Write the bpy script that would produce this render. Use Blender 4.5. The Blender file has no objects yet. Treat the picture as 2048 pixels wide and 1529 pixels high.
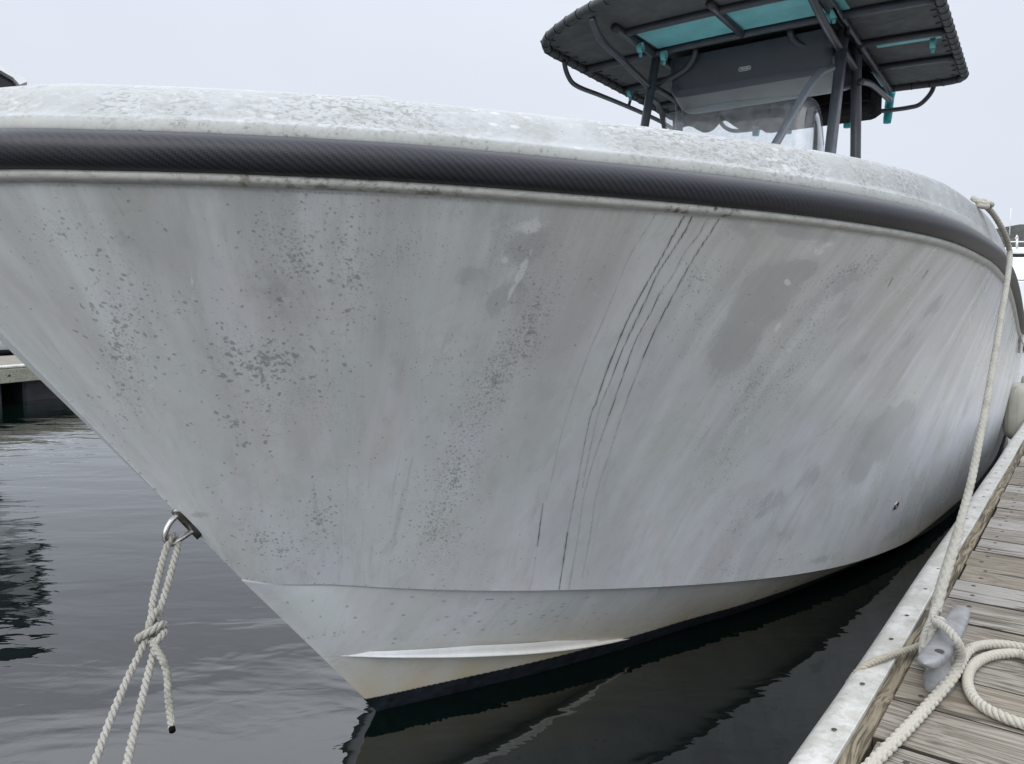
import bpy, math, random
import numpy as np
from mathutils import Vector, Matrix
random.seed(7); RNG = np.random.default_rng(11)
scene = bpy.context.scene
col = scene.collection
# ------------------------------------------------------------------ camera
F = 1536.0; HC = 1.10; YH = 630.0
TH = math.atan((764.5 - YH) / F); CT, ST = math.cos(TH), math.sin(TH)
cam_d = bpy.data.cameras.new('camera'); cam = bpy.data.objects.new('camera', cam_d); col.objects.link(cam)
cam_d.sensor_width = 36.0; cam_d.lens = 36.0 * F / 2048.0; cam_d.clip_start = 0.02; cam_d.clip_end = 3000
cam.location = (0, 0, HC); cam.rotation_euler = (math.pi / 2 - TH, 0, 0)
scene.camera = cam
# ------------------------------------------------------------------ world: bright overcast
SUN_EL, SUN_AZ = math.radians(30), math.radians(-35)
w = bpy.data.worlds.new('World'); scene.world = w; w.use_nodes = True
nt = w.node_tree; nt.nodes.clear()
def N(t, typ, **kw):
    n = t.nodes.new(typ)
    for k, v in kw.items(): setattr(n, k, v)
    return n
out = N(nt, 'ShaderNodeOutputWorld'); bg = N(nt, 'ShaderNodeBackground')
sky = N(nt, 'ShaderNodeTexSky', sky_type='NISHITA', sun_disc=False); sky.sun_elevation = SUN_EL; sky.sun_rotation = SUN_AZ
geo = N(nt, 'ShaderNodeTexCoord'); sep = N(nt, 'ShaderNodeSeparateXYZ')
ramp = N(nt, 'ShaderNodeValToRGB')
nt.links.new(geo.outputs['Generated'], sep.inputs[0]); nt.links.new(sep.outputs['Z'], ramp.inputs[0])
cr = ramp.color_ramp; cr.elements[0].position = 0.0; cr.elements[0].color = (.70, .75, .83, 1)
cr.elements[1].position = 1.0; cr.elements[1].color = (2.25, 2.34, 2.50, 1)
e = cr.elements.new(.12); e.color = (.72, .765, .85, 1)
e = cr.elements.new(.385); e.color = (.76, .80, .885, 1)
e = cr.elements.new(.47); e.color = (1.72, 1.80, 1.95, 1)
e = cr.elements.new(.66); e.color = (2.15, 2.24, 2.40, 1)
noi = N(nt, 'ShaderNodeTexNoise'); noi.inputs['Scale'].default_value = 1.6; noi.inputs['Detail'].default_value = 5
nt.links.new(geo.outputs['Generated'], noi.inputs['Vector'])
mr = N(nt, 'ShaderNodeMapRange'); mr.inputs['From Min'].default_value = .3; mr.inputs['From Max'].default_value = .7
mr.inputs['To Min'].default_value = .94; mr.inputs['To Max'].default_value = 1.04
nt.links.new(noi.outputs[0], mr.inputs[0])
vm = N(nt, 'ShaderNodeVectorMath', operation='SCALE'); nt.links.new(ramp.outputs[0], vm.inputs[0]); nt.links.new(mr.outputs[0], vm.inputs['Scale'])
vs = N(nt, 'ShaderNodeVectorMath', operation='SCALE'); vs.inputs['Scale'].default_value = .006; nt.links.new(sky.outputs[0], vs.inputs[0])
va = N(nt, 'ShaderNodeVectorMath', operation='ADD'); nt.links.new(vm.outputs[0], va.inputs[0]); nt.links.new(vs.outputs[0], va.inputs[1])
nt.links.new(va.outputs[0], bg.inputs['Color']); bg.inputs['Strength'].default_value = 1.0
nt.links.new(bg.outputs[0], out.inputs[0])
sd = bpy.data.lights.new('sun', 'SUN'); so = bpy.data.objects.new('sun', sd); col.objects.link(so)
sd.energy = 1.4; sd.angle = math.radians(40); sd.color = (1, .975, .94)
so.rotation_euler = (math.pi / 2 - SUN_EL, 0, math.pi - SUN_AZ)
so.location = (0, 0, 30)
# the sun stands behind the camera's left shoulder
_sd = Vector((-math.cos(SUN_EL) * math.sin(math.radians(25)), -math.cos(SUN_EL) * math.cos(math.radians(25)), math.sin(SUN_EL)))
so.rotation_euler = _sd.to_track_quat('Z', 'Y').to_euler()
sky.sun_rotation = math.atan2(_sd.x, _sd.y)
scene.view_settings.view_transform = 'Standard'; scene.view_settings.look = 'None'
scene.view_settings.exposure = 0; scene.view_settings.gamma = 1
scene.cycles.max_bounces = 8; scene.cycles.transparent_max_bounces = 12
# ------------------------------------------------------------------ survey frames
def ray(px, py):
    x = (px - 1024) / F; z = -(py - 764.5) / F
    return np.array([x, CT + z * ST, -ST + z * CT])
CAM = np.array([0, 0, HC])
def hz(px, py, z): r = ray(px, py); return CAM + (z - HC) / r[2] * r
def PD(px, py, D): return CAM + ray(px, py) * D
class Frame:
    def __init__(s, yaw, o):
        s.d = np.array([math.sin(yaw), math.cos(yaw), 0]); s.n = np.array([math.cos(yaw), -math.sin(yaw), 0]); s.o = np.array(o, float)
    def w(s, a, b=None, c=None):
        if b is not None: a = (a, b, c)
        return s.o + a[0] * s.d + a[1] * s.n + np.array([0, 0, a[2]])
    def l(s, P): v = P - s.o; return np.array([v @ s.d, v @ s.n, P[2]])
    def onN(s, px, py, n): r = ray(px, py); return CAM + (n - (CAM - s.o) @ s.n) / (r @ s.n) * r
    def onS(s, px, py, q): r = ray(px, py); return CAM + (q - (CAM - s.o) @ s.d) / (r @ s.d) * r
B = Frame(math.radians(34.5), hz(755, 1422, 0))
DK = Frame(math.atan(1166 / F), (0, 0, 0))
# ------------------------------------------------------------------ helpers
def tag(o, label=None, cat=None, group=None, kind=None):
    for k, v in (('label', label), ('category', cat), ('group', group), ('kind', kind)):
        if v: o[k] = v
    return o
def empty(name, loc, label=None, cat=None, group=None):
    o = bpy.data.objects.new(name, None); col.objects.link(o); o.location = loc; o.empty_display_size = .1
    return tag(o, label, cat, group)
class MB:
    def __init__(s): s.v = []; s.f = []; s.n = 0
    def add(s, v, f):
        v = [tuple(map(float, p)) for p in v]; s.v += v; s.f += [tuple(i + s.n for i in q) for q in f]; s.n += len(v); return s
    def build(s, name, mat, parent=None, smooth=True, auto=None):
        me = bpy.data.meshes.new(name); me.from_pydata(s.v, [], s.f); me.update()
        if smooth: me.polygons.foreach_set('use_smooth', [True] * len(me.polygons))
        if auto is not None: me.set_sharp_from_angle(angle=math.radians(auto))
        me.materials.append(mat)
        o = bpy.data.objects.new(name, me); col.objects.link(o)
        if parent is not None:
            o.parent = parent; o.matrix_parent_inverse = Matrix.Translation(-root_loc(parent))
        return o
def root_loc(p):
    # parts are authored in world coordinates; only the thing's empty carries an offset
    return Vector(p.location) if p.type == 'EMPTY' else Vector((0, 0, 0))
def _fix(o): return o
def frames(P, closed=False):
    P = np.asarray(P, float); T = np.gradient(P, axis=0)
    T /= np.linalg.norm(T, axis=1)[:, None] + 1e-12
    a = np.array([0, 0, 1.]) if abs(T[0][2]) < .9 else np.array([1., 0, 0])
    u = a - (a @ T[0]) * T[0]; u /= np.linalg.norm(u); U = [u]
    for i in range(1, len(P)):
        u = U[-1] - (U[-1] @ T[i]) * T[i]; u /= np.linalg.norm(u); U.append(u)
    U = np.array(U); return T, U, np.cross(T, U)
def spline(P, step=.01):
    P = np.asarray(P, float); n = len(P)
    if n == 2:
        k = max(2, int(np.linalg.norm(P[1] - P[0]) / step)); t = np.linspace(0, 1, k)[:, None]; return P[0] * (1 - t) + P[1] * t
    Q = np.vstack([2 * P[0] - P[1], P, 2 * P[-1] - P[-2]]); out = []
    for i in range(1, n):
        p0, p1, p2, p3 = Q[i - 1], Q[i], Q[i + 1], Q[i + 2]
        k = max(2, int(np.linalg.norm(p2 - p1) / step)); t = np.linspace(0, 1, k, endpoint=False)[:, None]
        d1 = np.linalg.norm(p1 - p0) ** .5 + 1e-6; d2 = np.linalg.norm(p2 - p1) ** .5 + 1e-6; d3 = np.linalg.norm(p3 - p2) ** .5 + 1e-6
        m1 = (p1 - p0) / d1 - (p2 - p0) / (d1 + d2) + (p2 - p1) / d2; m2 = (p2 - p1) / d2 - (p3 - p1) / (d2 + d3) + (p3 - p2) / d3
        m1 *= d2; m2 *= d2
        out.append((2 * t**3 - 3 * t**2 + 1) * p1 + (t**3 - 2 * t**2 + t) * m1 + (-2 * t**3 + 3 * t**2) * p2 + (t**3 - t**2) * m2)
    out.append(P[-1][None]); return np.vstack(out)
def arclen(P): return np.concatenate([[0], np.cumsum(np.linalg.norm(np.diff(P, axis=0), axis=1))])
def resample(P, step):
    L = arclen(P); n = max(2, int(L[-1] / step)); t = np.linspace(0, L[-1], n)
    return np.stack([np.interp(t, L, P[:, k]) for k in range(3)], 1)
def tube(mb, P, r, n=12, cap=True, rad=None):
    P = np.asarray(P, float); T, U, V = frames(P); R = np.full(len(P), r) if rad is None else rad
    a = np.arange(n) * 2 * math.pi / n
    v = (P[:, None] + R[:, None, None] * (np.cos(a)[None, :, None] * U[:, None] + np.sin(a)[None, :, None] * V[:, None])).reshape(-1, 3)
    f = [(i * n + j, i * n + (j + 1) % n, (i + 1) * n + (j + 1) % n, (i + 1) * n + j) for i in range(len(P) - 1) for j in range(n)]
    if cap: f += [tuple(range(n))[::-1], tuple((len(P) - 1) * n + j for j in range(n))]
    return mb.add(v, f)
def laid(mb, P, r, pitch=.045, strands=3, seg=8, hand=1):
    """three-strand twisted rope"""
    P = resample(np.asarray(P, float), pitch / 14); T, U, V = frames(P); L = arclen(P)
    wob = 1 + .03 * np.sin(L * 37) + .02 * np.sin(L * 91 + 1)
    for k in range(strands):
        ph = hand * L * 2 * math.pi / pitch + k * 2 * math.pi / strands
        C = P + (r * .50) * wob[:, None] * (np.cos(ph)[:, None] * U + np.sin(ph)[:, None] * V)
        tube(mb, C, r * .535, seg)
    return mb
def braid(mb, P, r, pitch=.03, m=5, n=40, amp=.13):
    """braided rope: a tube with beaded strands crossing both ways"""
    P = resample(np.asarray(P, float), pitch / 16); T, U, V = frames(P); L = arclen(P)
    a = np.arange(n) * 2 * math.pi / n; A, LL = np.meshgrid(a, L); k = 2 * math.pi / pitch
    h = np.abs(np.sin((m * A + k * LL) / 2)) * np.abs(np.sin((m * A - k * LL) / 2))
    R = r * (1 - amp + amp * 2.0 * np.sqrt(h) - amp * .3)
    v = (P[:, None] + R[..., None] * (np.cos(A)[..., None] * U[:, None] + np.sin(A)[..., None] * V[:, None])).reshape(-1, 3)
    f = [(i * n + j, i * n + (j + 1) % n, (i + 1) * n + (j + 1) % n, (i + 1) * n + j) for i in range(len(P) - 1) for j in range(n)]
    f += [tuple(range(n))[::-1], tuple((len(P) - 1) * n + j for j in range(n))]
    return mb.add(v, f)
def grid(mb, G, wrap=False, flip=False):
    G = np.asarray(G, float); a, b = G.shape[:2]; f = []
    for i in range(a - 1):
        for j in range(b if wrap else b - 1):
            k = (j + 1) % b; q = (i * b + j, i * b + k, (i + 1) * b + k, (i + 1) * b + j); f.append(q[::-1] if flip else q)
    return mb.add(G.reshape(-1, 3), f)
def box(mb, fr, s0, s1, n0, n1, z0, z1, c=.003):
    """chamfered box in a frame"""
    c = min(c, (s1 - s0) / 3, (n1 - n0) / 3, (z1 - z0) / 3); V = []
    lev = [(z0, c), (z0 + c, 0), (z1 - c, 0), (z1, c)]
    for z, k in lev:
        a0, a1, b0, b1 = s0 + k, s1 - k, n0 + k, n1 - k
        for p in ((a0 + c, b0), (a1 - c, b0), (a1, b0 + c), (a1, b1 - c), (a1 - c, b1), (a0 + c, b1), (a0, b1 - c), (a0, b0 + c)): V.append(fr.w(p[0], p[1], z))
    f = [tuple(range(8))]
    for i in range(3):
        for j in range(8): f.append((i * 8 + j, (i + 1) * 8 + j, (i + 1) * 8 + (j + 1) % 8, i * 8 + (j + 1) % 8))
    f.append(tuple(24 + j for j in range(8))[::-1])
    return mb.add(V, f)
def prism(mb, ring, off):
    n = len(ring); v = [np.asarray(p) for p in ring] + [np.asarray(p) + off for p in ring]
    f = [tuple(range(n))[::-1], tuple(n + i for i in range(n))] + [(i, (i + 1) % n, n + (i + 1) % n, n + i) for i in range(n)]
    return mb.add(v, f)
def pchip(x, y):
    x = np.asarray(x, float); y = np.asarray(y, float); h = np.diff(x); d = np.diff(y) / h; m = np.zeros(len(x))
    for i in range(1, len(x) - 1):
        if d[i - 1] * d[i] > 0:
            w1, w2 = 2 * h[i] + h[i - 1], h[i] + 2 * h[i - 1]; m[i] = (w1 + w2) / (w1 / d[i - 1] + w2 / d[i])
    m[0] = d[0]; m[-1] = d[-1]
    def f(q):
        q = np.asarray(q, float); i = np.clip(np.searchsorted(x, q) - 1, 0, len(x) - 2); t = (q - x[i]) / h[i]
        return (2*t**3-3*t**2+1)*y[i] + (t**3-2*t**2+t)*h[i]*m[i] + (-2*t**3+3*t**2)*y[i+1] + (t**3-t**2)*h[i]*m[i+1]
    return f
# ------------------------------------------------------------------ materials
def mat(name, base=(.5, .5, .5), rough=.5, metal=0, spec=.5, coat=0):
    m = bpy.data.materials.new(name); m.use_nodes = True; b = m.node_tree.nodes['Principled BSDF']
    b.inputs['Base Color'].default_value = (*base, 1); b.inputs['Roughness'].default_value = rough; b.inputs['Metallic'].default_value = metal
    b.inputs['Specular IOR Level'].default_value = spec; b.inputs['Coat Weight'].default_value = coat
    return m
class G:
    """small node-graph helper"""
    def __init__(s, m): s.t = m.node_tree; s.b = s.t.nodes['Principled BSDF']
    def n(s, typ, **kw): return N(s.t, typ, **kw)
    def put(s, sock, v):
        if isinstance(v, bpy.types.NodeSocket): s.t.links.new(v, sock)
        elif v is not None: sock.default_value = v
    def coord(s, which='Object'): return s.n('ShaderNodeTexCoord').outputs[which]
    def mapping(s, v, scale=(1, 1, 1), loc=(0, 0, 0), rot=(0, 0, 0)):
        n = s.n('ShaderNodeMapping'); s.put(n.inputs['Vector'], v); n.inputs['Scale'].default_value = scale; n.inputs['Location'].default_value = loc; n.inputs['Rotation'].default_value = rot; return n.outputs[0]
    def noise(s, v, scale=5, detail=4, rough=.55, dist=0, color=False):
        n = s.n('ShaderNodeTexNoise'); s.put(n.inputs['Vector'], v); n.inputs['Scale'].default_value = scale; n.inputs['Detail'].default_value = detail
        n.inputs['Roughness'].default_value = rough; n.inputs['Distortion'].default_value = dist; return n.outputs[1 if color else 0]
    def vor(s, v, scale=5, feature='F1', rnd=1):
        n = s.n('ShaderNodeTexVoronoi', feature=feature); s.put(n.inputs['Vector'], v); n.inputs['Scale'].default_value = scale; n.inputs['Randomness'].default_value = rnd; return n.outputs['Distance']
    def ss(s, v, a, b, lo=0., hi=1.):
        n = s.n('ShaderNodeMapRange', interpolation_type='SMOOTHSTEP'); s.put(n.inputs[0], v)
        for i, q in enumerate((a, b, lo, hi)): s.put(n.inputs[i + 1], q)
        return n.outputs[0]
    def m(s, op, a, b=None, c=None, clamp=False):
        n = s.n('ShaderNodeMath', operation=op, use_clamp=clamp); s.put(n.inputs[0], a); s.put(n.inputs[1], b)
        if c is not None: s.put(n.inputs[2], c)
        return n.outputs[0]
    def mix(s, f, a, b, mode='MIX'):
        n = s.n('ShaderNodeMix', data_type='RGBA', blend_type=mode); s.put(n.inputs[0], f)
        s.put(n.inputs[6], (*a, 1) if isinstance(a, tuple) else a); s.put(n.inputs[7], (*b, 1) if isinstance(b, tuple) else b); return n.outputs[2]
    def attr(s, name): return s.n('ShaderNodeAttribute', attribute_name=name).outputs['Fac']
    def bump(s, h, strength=.5, dist=.01, nrm=None):
        n = s.n('ShaderNodeBump'); s.put(n.inputs['Height'], h); n.inputs['Strength'].default_value = strength; n.inputs['Distance'].default_value = dist
        if nrm is not None: s.put(n.inputs['Normal'], nrm)
        return n.outputs[0]
    def sep(s, v): n = s.n('ShaderNodeSeparateXYZ'); s.put(n.inputs[0], v); return n.outputs
    def comb(s, x, y, z): n = s.n('ShaderNodeCombineXYZ'); s.put(n.inputs[0], x); s.put(n.inputs[1], y); s.put(n.inputs[2], z); return n.outputs[0]
    def base(s, c): s.put(s.b.inputs['Base Color'], c)
    def rough(s, c): s.put(s.b.inputs['Roughness'], c)
    def nrm(s, c): s.put(s.b.inputs['Normal'], c)
def simple(name, base, rough=.5, metal=0, var=.12, scale=20, bump=.0, spec=.5):
    m = mat(name, base, rough, metal, spec); g = G(m); c = g.coord(); n = g.noise(c, scale, 5)
    lo = tuple(x * (1 - var) for x in base); hi = tuple(min(1, x * (1 + var)) for x in base)
    g.base(g.mix(g.ss(n, .3, .7), lo, hi)); g.rough(g.ss(g.noise(c, scale * 2.3, 3), .3, .7, rough * .85, min(1, rough * 1.15)))
    if bump: g.nrm(g.bump(n, .4, bump))
    return m
M = {}
# --- weathered gelcoat of the hull sides (UV in metres: x along, y up)
def m_hull():
    m = mat('weathered_gelcoat', rough=.38, spec=.45); g = G(m); uv = g.coord('UV'); ob = g.coord('Object')
    base = (.455, .485, .515)
    big = g.noise(uv, 2.6, 5, .6, .6); streak = g.noise(g.mapping(uv, (16, 1.1, 1)), 1.0, 5, .6, .15); fine = g.noise(g.mapping(uv, (60, 5, 1)), 1.0, 4, .6)
    c = g.mix(g.ss(big, .38, .66), (.74, .785, .79), (.80, .83, .885))
    c = g.mix(g.m('MULTIPLY', g.ss(g.noise(g.mapping(uv, (3.2, 1.5, 1), (3, 1, 0)), 1.3, 4, .6, .4), .48, .68), .55), c, (.66, .635, .64))
    c = g.mix(g.m('MULTIPLY', g.ss(g.noise(g.mapping(uv, (5, 1.3, 1), (9, 4, 0)), 1.3, 4, .6, .4), .5, .7), .45), c, (.62, .685, .665))
    c = g.mix(g.m('MULTIPLY', g.ss(streak, .45, .72), .22), c, (.80, .825, .87))
    c = g.mix(g.m('MULTIPLY', g.ss(fine, .5, .75), .08), c, (.45, .47, .48))
    ux = g.sep(uv)[0]; st2 = g.noise(g.mapping(uv, (2.2, .7, 1), (1, 2, 0)), 1.6, 4, .55, .6)
    c = g.mix(g.m('MULTIPLY', g.ss(st2, .50, .66), g.ss(ux, .8, 1.7, .08, .30)), c, (.84, .86, .90))
    c = g.mix(g.m('MULTIPLY', g.ss(st2, .50, .38), g.ss(ux, .8, 1.7, .08, .30)), c, (.52, .54, .58))
    c = g.mix(g.m('MULTIPLY', g.ss(g.noise(g.mapping(uv, (8, 5, 1)), 1.8, 8, .75, .4), .52, .68), .25), c, (.50, .515, .52))
    f1 = g.noise(g.mapping(uv, (5.5, 2.4, 1), (6, 1, 0), (0, 0, .12)), 1.0, 9, .72, .6)
    c = g.mix(g.m('MULTIPLY', g.ss(f1, .40, .66), .20), c, (.50, .505, .50))
    f2 = g.noise(g.mapping(uv, (22, 9, 1), (1, 7, 0)), 1.0, 8, .75, .8)
    c = g.mix(g.m('MULTIPLY', g.m('MULTIPLY', g.ss(f2, .50, .64), g.ss(f1, .40, .58)), .20), c, (.40, .405, .40))
    f3 = g.noise(g.mapping(uv, (34, 2.2, 1), (3, 9, 0)), 1.0, 6, .7, .1)
    c = g.mix(g.m('MULTIPLY', g.m('MULTIPLY', g.ss(f3, .55, .68), g.ss(g.noise(uv, 2.1, 3), .45, .6)), .24), c, (.84, .86, .88))
    c = g.mix(g.m('MULTIPLY', g.m('MULTIPLY', g.ss(f3, .45, .34), g.ss(g.noise(g.mapping(uv, (1, 1, 1), (4, 4, 0)), 2.4, 3), .45, .6)), .30), c, (.42, .43, .43))
    up = g.attr('upper'); c = g.mix(g.m('MULTIPLY', g.m('MULTIPLY', up, g.ss(g.noise(g.mapping(uv, (11, .9, 1), (2, 2, 0)), 1.0, 6, .62, .1), .28, .66)), .60), c, (.41, .415, .395))  # rail grime streaks with the flare's shade painted in, stronger towards the top
    # grime film: attribute sets where, noise breaks its edge
    br = g.noise(g.mapping(uv, (6, 4, 1), rot=(0, 0, .35)), 2.0, 9, .72, .2)
    gr = g.m('ADD', g.attr('grime'), g.m('MULTIPLY', g.m('SUBTRACT', br, .5), .9))
    gm = g.ss(gr, .44, .56)
    c = g.mix(g.m('MULTIPLY', g.ss(gr, .22, .8), .30), c, (.40, .41, .415))
    c = g.mix(g.m('MULTIPLY', gm, .34), c, (.38, .39, .40))
    ch = g.ss(g.m('ADD', g.attr('chalk_sheen'), g.m('MULTIPLY', g.m('SUBTRACT', g.noise(uv, 45, 5, .6), .5), 1.2)), .45, .75)
    c = g.mix(g.m('MULTIPLY', ch, .75), c, (.82, .84, .86))
    # fine speckle inside the mildew clusters
    sp = g.ss(g.noise(g.mapping(uv, (1, .8, 1)), 210, 3, .6), .56, .66)
    sp2 = g.ss(g.vor(uv, 95), .26, .14)
    ms = g.m('MULTIPLY', g.attr('mildew'), g.m('MAXIMUM', sp, g.m('MULTIPLY', sp2, .8)), clamp=True)
    c = g.mix(g.m('MULTIPLY', ms, .60), c, (.22, .225, .225))
    spk = g.m('MULTIPLY', g.ss(g.attr('specks'), .05, .60), g.ss(g.noise(uv, 160, 3, .6), .3, .6, .65, 1.))
    c = g.mix(g.m('MULTIPLY', spk, .58), c, (.18, .19, .195))
    dr = g.m('MULTIPLY', g.attr('drips'), g.ss(g.noise(uv, 70, 3, .6), .30, .62, .86, 1.05), clamp=True)
    c = g.mix(dr, c, (.018, .02, .022))
    c = g.mix(g.attr('waterstain'), c, (.62, .545, .385))
    g.base(c)
    g.rough(g.m('ADD', g.ss(big, .3, .7, .24, .36), g.m('MULTIPLY', gm, .15)))
    g.nrm(g.bump(g.noise(uv, 3.5, 2), .25, .004, g.bump(g.m('SUBTRACT', 1.0, spk), .15, .0008)))
    return m
M['hull'] = m_hull()
def m_cap():
    m = mat('mottled_gelcoat_cap', rough=.42); g = G(m); uv = g.coord('UV')
    a = g.noise(g.mapping(uv, (7, 7, 1)), 1, 6, .7, .5); b = g.noise(g.mapping(uv, (75, 90, 1)), 1, 5, .7, .8)
    zone = g.noise(g.mapping(uv, (2.3, 1, 1), (2, 5, 0)), 1, 3)
    c = g.mix(g.ss(a, .38, .62), (.25, .262, .255), (.345, .358, .365))
    blot = g.m('MULTIPLY', g.ss(b, .47, .60), g.ss(zone, .40, .56))
    c = g.mix(g.m('MULTIPLY', blot, .80), c, (.14, .143, .13))
    b2 = g.ss(g.noise(g.mapping(uv, (26, 34, 1), (4, 4, 0)), 1, 6, .7, 1.2), .54, .66)
    c = g.mix(g.m('MULTIPLY', b2, .5), c, (.44, .45, .46))
    wh = g.ss(g.vor(g.mapping(uv, (26, 38, 1)), 1), .30, .17)
    c = g.mix(g.m('MULTIPLY', g.m('MULTIPLY', wh, g.ss(g.noise(uv, 5, 2), .52, .62)), .5), c, (.55, .55, .56))
    dk = g.m('MULTIPLY', g.ss(g.noise(uv, 120, 4, .6), .62, .70), g.ss(g.noise(uv, 6, 3), .42, .58))
    c = g.mix(g.m('MULTIPLY', dk, .85), c, (.12, .115, .09))
    # mildew along the flange just over the rail
    fl = g.attr('flange'); mk = g.ss(g.noise(g.mapping(uv, (90, 90, 1)), 1, 6, .72), .52, .66)
    mz = g.ss(g.noise(g.mapping(uv, (4, 1, 1), (8, 3, 0)), 1, 4), .36, .54)
    c = g.mix(g.m('MULTIPLY', fl, .6), c, (.40, .412, .39))
    c = g.mix(g.m('MULTIPLY', g.m('MULTIPLY', g.m('MULTIPLY', fl, mk), mz), .8), c, (.13, .13, .105))
    g.base(c); g.rough(g.ss(a, .3, .7, .35, .6)); g.nrm(g.bump(a, .1, .002))
    return m
M['cap'] = m_cap(); M['lip'] = mat('grimy_rail_backing', rough=.42)
def m_lip():
    g = G(M['lip']); uv = g.coord('UV'); x = g.sep(uv)[0]; n = g.noise(g.mapping(uv, (20, 60, 1)), 1, 6, .7); n2 = g.noise(g.mapping(uv, (55, 60, 1)), 1, 5, .7)
    c = g.mix(g.ss(n, .35, .65), (.44, .45, .43), (.56, .57, .55)); c = g.mix(g.m('MULTIPLY', g.ss(n2, .52, .66), .45), c, (.22, .215, .18))
    def win(a, b, e=.06): return g.m('MULTIPLY', g.ss(x, a - e, a), g.ss(x, b + e, b))
    k = win(LX[0], LX[1], .03); c = g.mix(g.m('MULTIPLY', g.m('MULTIPLY', k, g.ss(n2, .48, .64)), .75), c, (.03, .03, .025))
    k = win(LX[2], LX[3], .10); c = g.mix(g.m('MULTIPLY', g.m('MULTIPLY', k, g.ss(n2, .46, .62)), .6), c, (.16, .145, .10)); g.base(c)

def m_rail():
    m = mat('black_rubber_twill', (.03, .03, .035), .40, spec=.34); g = G(m); uv = g.coord('UV'); x, y, _ = g.sep(uv)
    p = .0068
    cx = g.m('FLOOR', g.m('DIVIDE', x, p * .5)); cy = g.m('FLOOR', g.m('DIVIDE', y, p * .42))
    fr = g.m('FRACT', g.m('MULTIPLY', g.m('ADD', cx, cy), .25))
    stair = g.m('LESS_THAN', fr, .45)
    smooth = g.ss(g.m('ABSOLUTE', g.m('SUBTRACT', g.m('FRACT', g.m('ADD', g.m('DIVIDE', x, p * 2), g.m('DIVIDE', y, p * 1.68))), .5)), .12, .4)
    h = g.m('ADD', g.m('MULTIPLY', stair, .55), g.m('MULTIPLY', smooth, .45))
    dirt = g.ss(g.noise(g.mapping(uv, (5, 30, 1)), 1, 5, .6), .4, .75)
    c = g.mix(h, (.002, .003, .005), (.042, .044, .056)); c = g.mix(g.m('MULTIPLY', dirt, .18), c, (.07, .07, .075))
    aft = g.ss(x, 1.9, 2.7)
    c = g.mix(g.m('MULTIPLY', aft, .8), c, (.07, .07, .07))
    g.base(c); g.rough(g.ss(h, 0, 1, .36, .55)); g.nrm(g.bump(h, .35, .0007))
    return m
M['rail'] = m_rail()
M['paint'] = simple('navy_bottom_paint', (.012, .017, .024), .5, var=.5, scale=30, bump=.002)
def m_wood(name, tint=(.36, .335, .30), along='x', dark=(.12, .105, .09), light=(.50, .485, .46), vary=1.):
    m = mat(name, rough=.8, spec=.25); g = G(m); ob = g.coord('Object'); oi = g.n('ShaderNodeObjectInfo')
    off = g.n('ShaderNodeVectorMath', operation='SCALE'); cmb = g.comb(oi.outputs['Random'], g.m('MULTIPLY', oi.outputs['Random'], 7.3), g.m('MULTIPLY', oi.outputs['Random'], 3.1))
    g.put(off.inputs[0], cmb); off.inputs['Scale'].default_value = 37.
    ad = g.n('ShaderNodeVectorMath', operation='ADD'); g.put(ad.inputs[0], ob); g.put(ad.inputs[1], off.outputs[0]); v = ad.outputs[0]
    sc = (2.6, 95, 95) if along == 'x' else (60, 2.2, 60)
    warp = g.noise(v, 3.2, 2, .5); wv = g.n('ShaderNodeVectorMath', operation='SCALE'); g.put(wv.inputs[0], g.noise(v, 3.0, 2, .5, color=True)); wv.inputs['Scale'].default_value = .055
    a2 = g.n('ShaderNodeVectorMath', operation='ADD'); g.put(a2.inputs[0], v); g.put(a2.inputs[1], wv.outputs[0]); vv = a2.outputs[0]
    grain = g.noise(g.mapping(vv, sc), 1, 6, .62); grain2 = g.noise(g.mapping(vv, tuple(q * 2.7 if q > 5 else q * 1.4 for q in sc)), 1, 4, .6)
    crack = g.ss(g.noise(g.mapping(vv, tuple(q * .75 if q > 5 else q * .5 for q in sc), (5, 5, 5)), 1, 3, .5), .60, .65)
    blot = g.noise(v, 4, 4, .6)
    c = g.mix(g.ss(grain, .36, .60), tint, light); c = g.mix(g.m('MULTIPLY', g.ss(grain2, .46, .60), .78), c, dark)
    c = g.mix(g.m('MULTIPLY', g.ss(blot, .42, .7), .38), c, tuple(q * .68 for q in tint))
    c = g.mix(g.m('MULTIPLY', g.ss(oi.outputs['Random'], .5, 1), .55 * vary), c, (.40, .395, .385)); c = g.mix(g.m('MULTIPLY', g.ss(oi.outputs['Random'], .35, 0), .40 * vary), c, (.20, .165, .115))
    c = g.mix(g.m('MULTIPLY', crack, .85), c, (.05, .043, .035))
    kn = g.vor(g.mapping(v, (1.7, 6, 6) if along == 'x' else (6, 1.7, 6)), 1); c = g.mix(g.m('MULTIPLY', g.ss(kn, .10, .05), .7), c, (.10, .075, .05))
    g.base(c); h = g.m('SUBTRACT', grain, g.m('MULTIPLY', crack, .8)); g.nrm(g.bump(h, .55, .004)); return m
M['plank'] = m_wood('weathered_plank_wood', (.20, .18, .15), 'x', light=(.315, .292, .255), dark=(.06, .05, .04)); M['board'] = m_wood('edge_board_wood', (.125, .105, .07), 'x', (.045, .035, .022), (.27, .235, .17), vary=0.)
M['plankside'] = simple('gap_shaded_plank_edge', (.035, .032, .026), .9)  # shade of the plank gaps painted into the side faces
M['fascia'] = m_wood('far_fascia_wood', (.26, .26, .20), 'x', light=(.38, .38, .31))
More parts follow.
